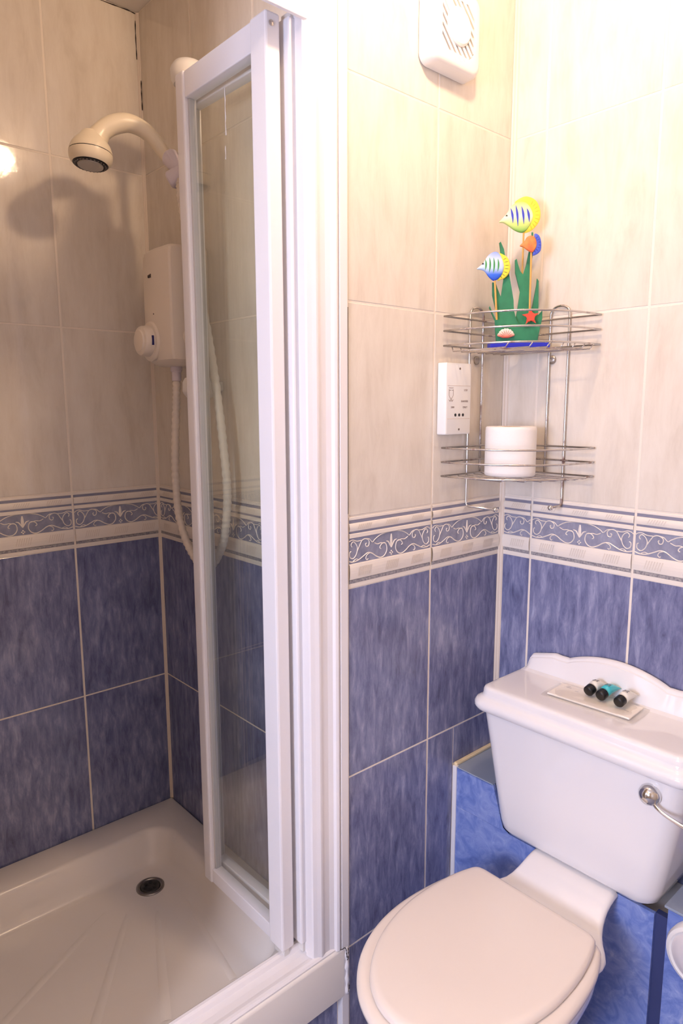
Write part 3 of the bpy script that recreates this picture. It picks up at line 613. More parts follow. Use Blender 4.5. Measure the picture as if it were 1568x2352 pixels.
def text(body, x, y, z, size, material, parent, rot, name='lettering', align='CENTER'):
    cu = bpy.data.curves.new(name, 'FONT'); cu.body = body; cu.size = size; cu.align_x = align; cu.align_y = 'CENTER'; cu.extrude = 0.0001
    t = bpy.data.objects.new(name, cu); C.objects.link(t); t.location = (x, y, z); t.rotation_euler = rot
    dg = bpy.context.evaluated_depsgraph_get(); me = bpy.data.meshes.new_from_object(t.evaluated_get(dg)); M_ = t.matrix_basis.copy()
    bpy.data.objects.remove(t); me.transform(M_); me.materials.clear(); me.materials.append(material)
    return link(name, me, None, parent)
rA = (PI/2, 0, 0)
text('115V', sx1-0.020, -sd-0.0002, 1.4340, 0.0062, prn, so, rA); text('SHAVERS', sx1-0.023, -sd-0.0002, 1.4100, 0.0060, prn, so, rA)
text('240V', sx0+0.022, -sd-0.0002, 1.3970, 0.0058, prn, so, rA); text('ONLY', sx1-0.021, -sd-0.0002, 1.3970, 0.0058, prn, so, rA)
# the little shaver pictogram: a box over a curved cord
bm = bmesh.new(); P0 = (sx0+0.016, 1.4345)
def flat(bm, pts, r):
    for a, b in zip(pts, pts[1:]):
        addtube(bm, [(P0[0]+a[0], -sd-0.0001, P0[1]+a[1]), (P0[0]+b[0], -sd-0.0001, P0[1]+b[1])], r, 5)
flat(bm, [(-.007, .004), (.007, .004)], .0005); flat(bm, [(-.007, .001), (-.007, -.012), (-.003, -.018), (.003, -.018), (.007, -.012), (.007, .001)], .0004)
flat(bm, [(-.006, -.001), (-.001, -.001)], .0005); flat(bm, [(.002, -.001), (.006, -.001)], .0005)
flat(bm, [(-.007, -.021), (-.003, -.025), (0, -.019), (.003, -.025), (.007, -.021)], .0005)
obj('pictogram', bm, prn, so)

# ------------------------------------------------------------------ corner wire rack
ra = thing('corner_wire_rack', 'two tier rusty chrome wire rack in the tiled corner', 'wire rack', (-0.01, -0.01, 1.17))
Q = -0.009; RR = 0.232; wr = 0.0021
def arc(z, r=RR, k=14):
    pts = []
    for i in range(k+1):
        a = PI/2*i/k; e = 0.78
        pts.append((Q-r*math.cos(a)**e if math.cos(a) > 1e-6 else Q, Q-r*math.sin(a)**e if math.sin(a) > 1e-6 else Q, z))
    return pts
zU, zL = [1.5275, 1.5585, 1.589], [1.247, 1.278, 1.309]
def shelf(zs, nm, drop):
    for j, z in enumerate(zs):
        a = arc(z); loop = a + [(Q, Q-0.06, z), (Q-0.02, Q-0.02, z), (Q-0.06, Q, z)]
        o = obj('ring_wire', tube(loop, wr, 8, closed=True), RUSTY, ra, True)
    for k in range(1, 8):
        x = Q-0.029*k; a = [p for p in arc(zs[0])]
        # front y at this x
        yb = None
        for p, q in zip(a, a[1:]):
            if (p[0]-x)*(q[0]-x) <= 0 and abs(p[0]-q[0]) > 1e-9: yb = p[1]+(q[1]-p[1])*(x-p[0])/(q[0]-p[0])
        obj('base_wire', tube([(x, Q+0.001, zs[0]-0.001), (x, Q-0.002, zs[0]-drop), (x, yb+0.006, zs[0]-drop), (x, yb-0.0015, zs[0]-0.001)], 0.0015, 6), RUSTY, ra, True)
shelf(zU, 'upper', 0.0100); shelf(zL, 'lower', 0.0034)
def hairpin(fnc, s_out, s_in, zb_out, zb_in, hook):
    zt_ = 1.600; rad = (s_out-s_in)/2; c = (s_out+s_in)/2
    pts = [fnc(s_out, -0.006-hook, zb_out), fnc(s_out, -0.012, zb_out), fnc(s_out, -0.007, zb_out+0.004), fnc(s_out, -0.006, zb_out+0.012)]
    pts += [fnc(s_out, -0.006, zb_out+(zt_-zb_out)*t) for t in (.25, .5, .75)]
    pts += [fnc(c+rad*math.cos(a), -0.006, zt_+0.75*rad*math.sin(a)) for a in [PI*i/10 for i in range(0, 11)]]
    pts += [fnc(s_in, -0.006, zt_+(zb_in-zt_)*t) for t in (.25, .5, .75, 1)]
    h = obj('hairpin_wire', tube(pts, 0.0027, 10), RUSTY, ra, True)
    bl = fnc(s_out, -0.006-hook, zb_out)
    bm = bmesh.new(); bmesh.ops.create_uvsphere(bm, u_segments=14, v_segments=10, radius=0.0062); bmesh.ops.translate(bm, vec=bl, verts=bm.verts[:])
    obj('ball_end', bm, CHROME, h, True)
hairpin(lambda s, k, z: (-s, k, z), 0.148, 0.101, 1.171, 1.245, 0.082)
hairpin(lambda s, k, z: (k, -s, z), 0.166, 0.119, 1.174, 1.247, 0.045)
for p, ax in (((-0.116, -0.0005, 1.502), (0, -1, 0)), ((-0.0005, -0.124, 1.502), (-1, 0, 0))):
    sc_ = autosmooth(obj('fixing_disc', lathe([(0.0098, 0), (0.0098, 0.002), (0.007, 0.0045), (0.004, 0.0052), (0, 0.0052)], p, ax, 20, cap1=False), mat('disc_grey', (170, 160, 148), 0.35, metal=0.8), ra), 30)

# ------------------------------------------------------------------ seaside ornament on the upper shelf
or_ = thing('seaside_ornament', 'painted wooden ornament of three fish on sticks above green seaweed', 'ornament', (-0.09, -0.09, 1.531))
FO, FU, FN = Vector((-0.09, -0.09, 0)), Vector((0.70711, -0.70711, 0)), Vector((-0.70711, -0.70711, 0))
FR = (FO, FU, FN)
back = [(-0.0456, 1.537), (-0.0497, 1.584), (-0.0629, 1.612), (-0.0617, 1.6156), (-0.0497, 1.5880), (-0.0443, 1.5897), (-0.0569, 1.6385), (-0.0577, 1.6653), (-0.0507, 1.6640), (-0.0385, 1.6315), (-0.0337, 1.6703), (-0.0392, 1.71), (-0.0452, 1.7473), (-0.0425, 1.7493), (-0.0352, 1.734), (-0.0287, 1.7022), (-0.021, 1.6755), (-0.0111, 1.6272), (-0.0095, 1.6056), (-0.004, 1.5839), (0.0034, 1.575), (0.02, 1.575), (0.0305, 1.6159), (0.0371, 1.6587), (0.0379, 1.672), (0.0414, 1.6666), (0.0429, 1.6158), (0.0411, 1.5925), (0.0516, 1.6049), (0.0522, 1.5887), (0.0418, 1.537)]
obj('seaweed_board', prism(back, FR, -0.004, 0.003, 0.0008), GREEN, or_)
front = [(-0.030, 1.537), (-0.006, 1.575), (-0.0007, 1.6055), (0.0040, 1.6458), (-0.0077, 1.6859), (-0.0092, 1.7124), (-0.006, 1.715), (0.0018, 1.6885), (0.0089, 1.6804), (0.015, 1.7015), (0.0194, 1.7278), (0.0242, 1.7435), (0.0245, 1.7696), (0.0273, 1.7683), (0.0285, 1.7224), (0.0245, 1.7014), (0.0236, 1.640), (0.0240, 1.590), (0.034, 1.537)]
obj('seaweed_board', prism(front, FR, -0.011, -0.0045, 0.0008), GREEN, or_)
low = [(-0.0458, 1.537), (-0.0500, 1.566), (-0.040, 1.572), (-0.02, 1.564), (0.0, 1.571), (0.02, 1.566), (0.035, 1.576), (0.0475, 1.572), (0.0420, 1.537)]
obj('seaweed_board', prism(low, FR, 0.0035, 0.009, 0.0008), GREEN, or_)
bm = box(-0.062, 0.066, -0.018, 0.024, 1.5195, 1.5368, 0.0012)
bmesh.ops.transform(bm, matrix=Matrix(((FU.x, FN.x, 0, FO.x), (FU.y, FN.y, 0, FO.y), (0, 0, 1, 0), (0, 0, 0, 1))), verts=bm.verts[:])
obj('base_plate', bm, mat('blue_paint', (34, 44, 190), 0.45), or_)
stick = mat('bamboo_stick', (214, 164, 84), 0.6)
def fp(u, z, t): return FO+FU*u+FN*t+Vector((0, 0, z))
obj('stick', tube([fp(-0.0545, 1.670, 0.012), fp(-0.0475, 1.585, 0.0115)], 0.0021, 8), stick, or_)
obj('stick', tube([fp(0.0212, 1.725, 0.012), fp(0.0225, 1.580, 0.0115)], 0.0021, 8), stick, or_)
obj('stick', tube([fp(0.0085, 1.775, -0.0138), fp(0.0085, 1.60, -0.0138)], 0.0019, 8), stick, or_)
def fish(name, outline, t0, dep, mbody):
    """rounded wooden fish: outline lofted to a softly domed front"""
    P = catmull([Vector((u, z, 0)) for u, z in outline], 4, True); cu = sum((p.x for p in P))/len(P); cz = sum((p.y for p in P))/len(P)
    rings = []
    for s, t in ((0.96, 0.0), (1.0, dep*0.25), (1.0, dep*0.6), (0.95, dep*0.85), (0.82, dep*0.97), (0.5, dep*1.05), (0.1, dep*1.07)):
        rings.append([fp(cu+(p.x-cu)*s, cz+(p.y-cz)*s, t0+t) for p in P])
    return autosmooth(obj(name, loft(rings), mbody, or_), 45)
def stripe(parent, pts, wd, t, material):
    bm = bmesh.new(); P = catmull([Vector((a, b, 0)) for a, b in pts], 4); n_ = len(P); L_, R_ = [], []
    for i, p in enumerate(P):
        d_ = (P[min(i+1, n_-1)]-P[max(i-1, 0)]).normalized(); q = Vector((-d_.y, d_.x, 0)); ww = wd*math.sin(PI*(i+0.25)/(n_-0.5))
        L_.append(bm.verts.new(fp(p.x+q.x*ww, p.y+q.y*ww, t))); R_.append(bm.verts.new(fp(p.x-q.x*ww, p.y-q.y*ww, t)))
    for i in range(n_-1): bm.faces.new((L_[i], L_[i+1], R_[i+1], R_[i]))
    r = bmesh.ops.extrude_face_region(bm, geom=bm.faces[:]); bmesh.ops.translate(bm, vec=-FN*0.0012, verts=[v for v in r['geom'] if isinstance(v, bmesh.types.BMVert)])
    return obj('stripe', bm, material, parent)
def grad_mat(name, stops, z0, z1):
    M_ = bpy.data.materials.new(name); M_.use_nodes = True; N = M_.node_tree.nodes; L = M_.node_tree.links; b = N['Principled BSDF']; b.inputs['Roughness'].default_value = 0.5
    g = N.new('ShaderNodeNewGeometry'); s = N.new('ShaderNodeSeparateXYZ'); mr = N.new('ShaderNodeMapRange'); mr.inputs['From Min'].default_value = z0; mr.inputs['From Max'].default_value = z1
    r = N.new('ShaderNodeValToRGB'); cr = r.color_ramp
    while len(cr.elements) < len(stops): cr.elements.new(0.5)
    for e, (p, c) in zip(cr.elements, stops): e.position = p; e.color = srgb(*c)
    L.new(g.outputs['Position'], s.inputs[0]); L.new(s.outputs['Z'], mr.inputs['Value']); L.new(mr.outputs[0], r.inputs['Fac']); L.new(r.outputs['Color'], b.inputs['Base Color'])
    return M_
YEL = mat('yellow_paint', (246, 226, 70), 0.5)
# yellow fish (behind)
yf_tail = [(0.006, 1.7712), (0.0204, 1.7723), (0.0335, 1.7825), (0.0423, 1.7979), (0.0414, 1.8186), (0.0313, 1.8368), (0.0122, 1.8449), (-0.0037, 1.8401), (-0.012, 1.832), (0.010, 1.83), (0.024, 1.81), (0.020, 1.79)]
t_ = fish('tail_fin', yf_tail, -0.017, 0.005, YEL)
bd = fish('fish_body', [(-0.044, 1.7943), (-0.0296, 1.8096), (-0.0194, 1.8255), (-0.004, 1.834), (0.012, 1.831), (0.024, 1.815), (0.0265, 1.800), (0.019, 1.782), (0.0069, 1.7705), (-0.0094, 1.7742), (-0.0233, 1.7835), (-0.0344, 1.7905), (-0.0435, 1.7920)], -0.0165, 0.008, grad_mat('fish_yellow_green', [(0.0, (120, 190, 80)), (0.28, (214, 230, 130)), (0.5, (250, 246, 214)), (0.8, (250, 240, 170)), (1.0, (246, 226, 70))], 1.770, 1.836))
bl_ = mat('stripe_blue', (56, 70, 190), 0.5)
for u0, zt_, zb_ in ((-0.021, 1.820, 1.789), (-0.0105, 1.826, 1.783), (0.002, 1.8235, 1.787), (0.0135, 1.819, 1.791)): stripe(bd, [(u0-0.001, zt_), (u0+0.0020, zt_-(zt_-zb_)*.3), (u0+0.0038, zt_-(zt_-zb_)*.6), (u0+0.0050, zb_)], 0.0023, -0.0072, bl_)
stripe(bd, [(-0.032, 1.8035), (-0.030, 1.8055), (-0.028, 1.8035)], 0.0012, -0.0079, BLACK)
for k in range(9):
    a = math.radians(-62+k*15.5); c_ = (0.013, 1.806); stripe(t_, [(c_[0]+0.0175*math.cos(a), c_[1]+0.022*math.sin(a)), (c_[0]+0.0225*math.cos(a), c_[1]+0.028*math.sin(a)), (c_[0]+0.0275*math.cos(a), c_[1]+0.0335*math.sin(a))], 0.0005, -0.0117, mat('fin_line', (206, 176, 40), 0.5))
# blue fish
bt = fish('tail_fin', [(-0.0431, 1.7235), (-0.0292, 1.7154), (-0.0227, 1.7021), (-0.0227, 1.6861), (-0.0305, 1.6743), (-0.0413, 1.6691), (-0.048, 1.669), (-0.038, 1.695), (-0.047, 1.722)], 0.007, 0.005, YEL)
bb = fish('fish_body', [(-0.0928, 1.6925), (-0.0808, 1.7029), (-0.0702, 1.7187), (-0.0568, 1.7264), (-0.046, 1.722), (-0.038, 1.706), (-0.036, 1.692), (-0.042, 1.676), (-0.055, 1.6666), (-0.0662, 1.6734), (-0.0776, 1.6869), (-0.0895, 1.6905)], 0.0085, 0.008, grad_mat('fish_blue', [(0.0, (40, 84, 210)), (0.2, (54, 110, 228)), (0.42, (196, 218, 240)), (0.72, (206, 222, 240)), (1.0, (110, 140, 226))], 1.667, 1.727))
for u0, zt_, zb_ in ((-0.076, 1.7105, 1.6880), (-0.0672, 1.7140, 1.683), (-0.0585, 1.7135, 1.682), (-0.0495, 1.7110, 1.685)): stripe(bb, [(u0-0.0005, zt_), (u0+0.0012, zt_-(zt_-zb_)*.33), (u0+0.0012, zt_-(zt_-zb_)*.66), (u0-0.0002, zb_)], 0.0016, 0.0178, mat('stripe_green', (62, 150, 70), 0.5))
stripe(bb, [(-0.0830, 1.7000), (-0.0812, 1.7020), (-0.0792, 1.7002)], 0.0012, 0.0170, BLACK)
for k in range(7):
    a = math.radians(-66+k*18); c_ = (-0.049, 1.696); stripe(bt, [(c_[0]+0.0145*math.cos(a), c_[1]+0.020*math.sin(a)), (c_[0]+0.0195*math.cos(a), c_[1]+0.0235*math.sin(a)), (c_[0]+0.0245*math.cos(a), c_[1]+0.0255*math.sin(a))], 0.0006, 0.0124, mat('fin_line_dark', (120, 110, 60), 0.5))
# orange fish
ot = fish('tail_fin', [(0.026, 1.7606), (0.0335, 1.7600), (0.0385, 1.7530), (0.0412, 1.7406), (0.0400, 1.7270), (0.0320, 1.7195), (0.0235, 1.7190), (0.030, 1.74)], 0.0105, 0.005, mat('fin_blue', (76, 96, 206), 0.5))
fish('fish_body', [(-0.0041, 1.7374), (0.0051, 1.7464), (0.0102, 1.7545), (0.019, 1.7575), (0.027, 1.753), (0.0308, 1.742), (0.0290, 1.731), (0.022, 1.7235), (0.0125, 1.7275), (0.003, 1.7340)], 0.012, 0.007, mat('orange_paint', (244, 116, 66), 0.5, vary=(240, 150, 80), vscale=60))
for k in range(7):
    a = math.radians(-66+k*20); c_ = (0.022, 1.740); stripe(ot, [(c_[0]+0.0105*math.cos(a), c_[1]+0.013*math.sin(a)), (c_[0]+0.0145*math.cos(a), c_[1]+0.0165*math.sin(a)), (c_[0]+0.0182*math.cos(a), c_[1]+0.0195*math.sin(a))], 0.0006, 0.0158, mat('fin_line_blue', (36, 50, 140), 0.5))
# starfish and shell glued on
pts = []
for k in range(10):
    a = PI/2+0.08+k*PI/5; r_ = 0.0185 if k % 2 == 0 else 0.0064; pts.append((0.0238+r_*math.cos(a), 1.5905+r_*math.sin(a)))
obj('starfish', prism(pts, FR, 0.0135, 0.0190, 0.0018), mat('red_paint', (238, 82, 62), 0.5), or_)
sh = (-0.0268, 1.5475)
pts = [(sh[0]-0.006, sh[1]-0.001)]+[(sh[0]+0.0185*math.cos(a)*(1+0.05*math.cos(9*a)), sh[1]+0.0185*math.sin(a)*(1+0.05*math.cos(9*a))) for a in [math.radians(170-10*i) for i in range(17)]]+[(sh[0]+0.006, sh[1]-0.001)]
s_ = obj('shell', prism(pts, FR, 0.0095, 0.0150, 0.002), grad_mat('shell_paint', [(0.0, (226, 84, 62)), (0.22, (238, 140, 112)), (0.45, (248, 226, 208)), (1.0, (250, 244, 232))], 1.546, 1.567), or_)
for k in range(7):
    a = math.radians(150-20*k); stripe(s_, [(sh[0]+0.005*math.cos(a), sh[1]+0.005*math.sin(a)), (sh[0]+0.010*math.cos(a), sh[1]+0.010*math.sin(a)), (sh[0]+0.0165*math.cos(a), sh[1]+0.0165*math.sin(a))], 0.0006, 0.0156, mat('shell_line', (200, 120, 96), 0.6))

# ------------------------------------------------------------------ toilet roll on the lower shelf
zr0 = 1.2455; rc = (-0.101, -0.090)
tro = thing('toilet_roll', 'white toilet roll standing on lower shelf of the rack', 'toilet roll', (*rc, zr0))
autosmooth(obj('paper', lathe([(0.021, 0.0), (0.054, 0.0), (0.0558, 0.002), (0.0560, 0.010), (0.0560, 0.100), (0.0552, 0.107), (0.053, 0.109), (0.021, 0.1085), (0.021, 0.0)], (*rc, zr0), (0, 0, 1), 48, cap0=False, cap1=False), PAPER, tro), 50)
obj('core', lathe([(0.0208, 0.0005), (0.0208, 0.1084), (0.0196, 0.1084), (0.0196, 0.0005), (0.0208, 0.0005)], (*rc, zr0), (0, 0, 1), 32, cap0=False, cap1=False), mat('card_brown', (190, 165, 135), 0.9), tro, True)

# ------------------------------------------------------------------ toilet
YC = -0.3225
to = thing('toilet', 'white close coupled toilet with ornate cistern lid and closed seat', 'toilet', (-0.35, YC, 0.0))
def cring(z, xb, xf, hw_, r, n_=6): return [(x, y, z) for x, y in rrect(xf, xb, YC-hw_, YC+hw_, [0.008, r, r, 0.008], n_)]
zb_, zt_ = 0.436, 0.722
XBK = -0.012
rg = [cring(zb_, XBK-0.02, -0.166, 0.158, 0.03), cring(zb_+0.004, XBK-0.01, -0.177, 0.170, 0.034), cring(zb_+0.012, XBK, -0.183, 0.178, 0.036), cring(zb_+0.03, XBK, -0.186, 0.183, 0.037),
      cring(zb_+0.10, XBK, -0.188, 0.196, 0.036), cring(zb_+0.20, XBK, -0.191, 0.213, 0.034), cring(zt_, XBK, -0.193, 0.228, 0.030)]
autosmooth(obj('cistern', loft(rg), CERAMIC, to), 45)
def lring(z, o_, r): return [(x, y, z) for x, y in rrect(-0.190-o_, -0.004, YC-0.224-o_, YC+0.224+o_, [0.004, r, r, 0.004], 6)]
rg = [lring(0.719, 0.004, 0.03), lring(0.7195, 0.012, 0.032), lring(0.723, 0.018, 0.034), lring(0.730, 0.0215, 0.034), lring(0.738, 0.0215, 0.034), lring(0.746, 0.0175, 0.032), lring(0.750, 0.011, 0.028), lring(0.753, 0.0070, 0.026),
      lring(0.759, 0.0050, 0.024), lring(0.767, 0.0045, 0.024), lring(0.772, 0.0020, 0.022), lring(0.7745, -0.003, 0.020), lring(0.7750, -0.012, 0.016)]
li = autosmooth(obj('cistern_lid', loft(rg), CERAMIC, to), 45)
# shaped upstand at the back of the lid
def ups(dy):
    a = abs(dy)
    if a < 0.112: return 0.8240+0.0250*math.cos(a/0.112*PI/2)**0.8
    if a < 0.130: return 0.8240+0.0003*math.sin((a-0.112)/0.018*PI)
    if a < 0.150: t = (a-0.130)/0.020; return 0.8240+0.0015*(t*t*(3-2*t))
    if a < 0.203: return 0.8255-0.0135*(a-0.150)/0.053
    t = min(1, (a-0.203)/0.018); return 0.8120-0.036*t*t
bm = bmesh.new(); cols = []; N_ = 90; hwU = 0.221
def upring(dy):
    z = ups(dy); y = YC+dy; f = 1.0
    return [(-0.006, y, 0.770), (-0.006, y, z-0.004), (-0.009, y, z), (-0.015, y, z), (-0.0195, y, z-0.0035), (-0.0205, y, z-0.008), (-0.0235, y, z-0.010), (-0.0245, y, z-0.0145), (-0.0280, y, max(z-0.022, 0.7765)), (-0.034, y, 0.7790 if z > 0.80 else 0.7755), (-0.046, y, 0.7748)]
rg = [upring(-hwU+2*hwU*i/N_) for i in range(N_+1)]
autosmooth(obj('lid_upstand', loft(rg), CERAMIC, li), 40)
# flush lever
lv = autosmooth(obj('flush_lever', lathe([(0.0190, -0.001), (0.0205, 0.005), (0.0195, 0.012), (0.0150, 0.0195), (0.007, 0.0240), (0.0, 0.0250)], (-0.1915, -0.488, 0.686), (-1, 0, -0.05), 28, cap1=False), CHROME, to), 40)
lp = catmull([(-0.2035, -0.497, 0.677), (-0.2095, -0.508, 0.672), (-0.2125, -0.525, 0.667), (-0.214, -0.548, 0.6625), (-0.214, -0.568, 0.659)], 5)
obj('lever_arm', tube(lp, [0.0036+0.0018*max(0, i/len(lp)-0.5) for i in range(len(lp))], 10), CHROME, lv, True)
# outlines (half widths along x)
def outline(tab, n_=40, rear=None):
    """tab: (x, half) from rear to front tip; returns closed outline going round"""
    P = catmull([Vector((x, h_, 0)) for x, h_ in tab], 6)
    right = [(p.x, max(p.y, 0)) for p in P]
    return [(x, YC+0.004+h_) for x, h_ in right] + [(x, YC+0.004-h_) for x, h_ in right[::-1][1:]]
LIDT = [(-0.3005, 0.100), (-0.3015, 0.122), (-0.309, 0.137), (-0.330, 0.146), (-0.366, 0.155), (-0.410, 0.1615), (-0.450, 0.1635), (-0.490, 0.1625), (-0.530, 0.157), (-0.565, 0.1485), (-0.600, 0.135), (-0.632, 0.118), (-0.662, 0.096), (-0.686, 0.070), (-0.702, 0.040), (-0.708, 0.018), (-0.7095, 0.0)]
SEATT = [(-0.296, 0.085), (-0.298, 0.125), (-0.305, 0.145), (-0.325, 0.157), (-0.365, 0.171), (-0.410, 0.179), (-0.455, 0.1835), (-0.500, 0.184), (-0.545, 0.179), (-0.585, 0.169), (-0.625, 0.152), (-0.660, 0.129), (-0.690, 0.100), (-0.712, 0.067), (-0.725, 0.033), (-0.728, 0.014), (-0.7285, 0.0)]
def scale_out(ol, k, cx=-0.49, cy=YC+0.004):
    """inset/outset by distance k along normals"""
    n_ = len(ol); out = []
    for i in range(n_):
        a = Vector(ol[i-1]); b = Vector(ol[(i+1) % n_]); t = (b-a)
        if t.length < 1e-9: t = Vector((0, 1))
        t.normalize(); nn = Vector((t.y, -t.x)); c_ = Vector((cx-ol[i][0], cy-ol[i][1]))
        if nn.dot(c_) > 0: nn = -nn
        out.append((ol[i][0]+nn.x*k, ol[i][1]+nn.y*k))
    return out
ol = outline(LIDT); os_ = outline(SEATT)
def ring3(o_, z): return [(x, y, z) for x, y in o_]
sz = 0.396
rg = [ring3(scale_out(ol, -0.004), sz+0.0195), ring3(scale_out(ol, -0.001), sz+0.0200), ring3(ol, sz+0.0225), ring3(scale_out(ol, -0.0004), sz+0.0265), ring3(scale_out(ol, -0.003), sz+0.0310), ring3(scale_out(ol, -0.008), sz+0.0335), ring3(scale_out(ol, -0.016), sz+0.0345), ring3([(x*0.5-0.49*0.5, (y+0.3185)*0.5-0.3185) for x, y in ol], sz+0.0352)]
obj('seat_lid', loft(rg), SEAT, to, True)
inner = [(x*0.6-0.50*0.4, (y+0.3185)*0.62-0.3185) for x, y in os_]
rg = [ring3(inner, sz+0.014), ring3(inner, sz+0.002), ring3(scale_out(os_, -0.004), sz), ring3(os_, sz+0.004), ring3(scale_out(os_, -0.0003), sz+0.010), ring3(scale_out(os_, -0.003), sz+0.0150), ring3(scale_out(os_, -0.009), sz+0.0180), ring3(scale_out(os_, -0.018), sz+0.0188), ring3(inner, sz+0.014)]
obj('seat', loft(rg, (False, False)), SEAT, to, True)
# pan: pedestal bowl
def sc_o(o_, kx, ky, dx=0.0): return [(-0.30+(x+0.30)*kx+dx, -0.3185+(y+0.3185)*ky) for x, y in o_]
rg = []
for z, kx, ky, dx in ((0.0, 0.64, 0.62, 0.02), (0.02, 0.63, 0.60, 0.02), (0.06, 0.60, 0.54, 0.02), (0.14, 0.60, 0.52, 0.02), (0.21, 0.66, 0.60, 0.015), (0.28, 0.78, 0.76, 0.01), (0.33, 0.88, 0.88, 0.005), (0.36, 0.94, 0.945, 0.003), (0.376, 0.960, 0.962, 0.0), (0.388, 0.962, 0.965, 0.0), (0.395, 0.952, 0.95, 0.0)):
    rg.append(ring3(sc_o(os_, kx, ky, dx), z))
obj('pan', loft(rg), CERAMIC, to, True)
# rear shelf between bowl and cistern
rg = []
for x, hw_, z, dep in ((-0.345, 0.142, 0.392, 0.05), (-0.318, 0.146, 0.3935, 0.07), (-0.300, 0.143, 0.394, 0.09), (-0.285, 0.134, 0.395, 0.10), (-0.270, 0.122, 0.3965, 0.11), (-0.255, 0.112, 0.4005, 0.12), (-0.240, 0.105, 0.408, 0.13), (-0.225, 0.1005, 0.4165, 0.14), (-0.210, 0.098, 0.424, 0.15), (-0.195, 0.097, 0.430, 0.16), (-0.180, 0.0965, 0.4335, 0.16), (-0.1665, 0.096, 0.4345, 0.16)):
    rg.append([(x, YC-0.008+yy*max(0.3, 1-0.62*max(0, z-0.014-zz_)/hw_), zz_) for yy, zz_ in rrect(-hw_, hw_, z-dep, z, [0.012, 0.012, 0.02, 0.02], 5)])
autosmooth(obj('rear_shelf', loft(rg), CERAMIC, to), 55)
for s_ in (-1, 1): obj('hinge', tube([(-0.3125, YC+0.004+s_*0.072-0.014, 0.409), (-0.3125, YC+0.004+s_*0.072+0.014, 0.409)], 0.0065, 14), SEAT, to, True)
obj('floor_bolt', lathe([(0.012, 0), (0.012, 0.004), (0.008, 0.012), (0, 0.014)], (-0.40, YC+0.13, 0.0), (0, 0, 1), 16, cap1=False), PLASTIC, to, True)

# white round pipe cover at the right frame edge
pc = thing('round_pipe_cover', 'round white plastic cover on blue boxing right of the toilet', 'pipe cover', (XB, -0.60, 0.40))
autosmooth(obj('rim', lathe([(0.056, 0.0005), (0.062, 0.004), (0.063, 0.018), (0.060, 0.026), (0.054, 0.029), (0.050, 0.026)], (XB, -0.5945, 0.402), (-1, 0, 0), 40), PLASTIC, pc), 40)
autosmooth(obj('face', lathe([(0.0505, 0.0262), (0.046, 0.030), (0.03, 0.036), (0.0, 0.038)], (XB, -0.5945, 0.402), (-1, 0, 0), 40, cap0=False, cap1=False), mat('cover_grey', (222, 214, 212), 0.35), pc), 40)

# ------------------------------------------------------------------ toiletries on the cistern lid
ZL = 0.7762
def place(px):   # place along lid: lateral (0..1 left to right), depth
    return px
pk = thing('soap_packet', 'flat clear wrapped white soap packet lying on the cistern lid', 'soap packet', (-0.105, -0.30, ZL))
def packet(c, ang, lx, ly, h, n_=12):
    bm = bmesh.new(); ca, sa = math.cos(ang), math.sin(ang); g_ = []
    for i in range(n_+1):
        row = []
        for j in range(n_+1):
            u = -1+2*i/n_; v = -1+2*j/n_
            puff = h*max(0, (1-abs(u)**5))*max(0, (1-abs(v)**5))+0.0012*math.sin(u*7+v*3)*(1-u*u)*(1-v*v)
            x, y = u*lx/2*(1-0.03*v*v), v*ly/2*(1-0.03*u*u)
            row.append((c[0]+x*ca-y*sa, c[1]+x*sa+y*ca, puff))
        g_.append(row)
    T = [[bm.verts.new((p[0], p[1], ZL+0.0006+p[2])) for p in r] for r in g_]; Bt = [[bm.verts.new((p[0], p[1], ZL)) for p in r] for r in g_]
    for i in range(n_):
        for j in range(n_):
            bm.faces.new((T[i][j], T[i+1][j], T[i+1][j+1], T[i][j+1])); bm.faces.new((Bt[i][j], Bt[i][j+1], Bt[i+1][j+1], Bt[i+1][j]))
    return bm
obj('wrapper', packet((-0.090, -0.314), 0.06, 0.092, 0.206, 0.0075), POUCH, pk, True)
bm = box(-0.036, 0.036, -0.090, 0.090, ZL+0.0012, ZL+0.0055, 0.002)
bmesh.ops.transform(bm, matrix=Matrix.Translation((-0.090, -0.314, 0)) @ Matrix.Rotation(0.06, 4, 'Z'), verts=bm.verts[:])
obj('soap_card', bm, mat('cream_card', (248, 240, 228), 0.6), pk)
bm = bmesh.new()
for (a, b, l_, w_) in ((-0.074, -0.246, 0.012, 0.0012), (-0.067, -0.243, 0.008, 0.001), (-0.080, -0.268, 0.008, 0.001), (-0.092, -0.386, 0.010, 0.001)):
    v = addbox(bm, a-w_, a+w_, b-l_/2, b+l_/2, ZL+0.0054, ZL+0.0058)
obj('print', bm, mat('print_grey2', (176, 166, 166), 0.7), pk)['kind'] = 'stuff'
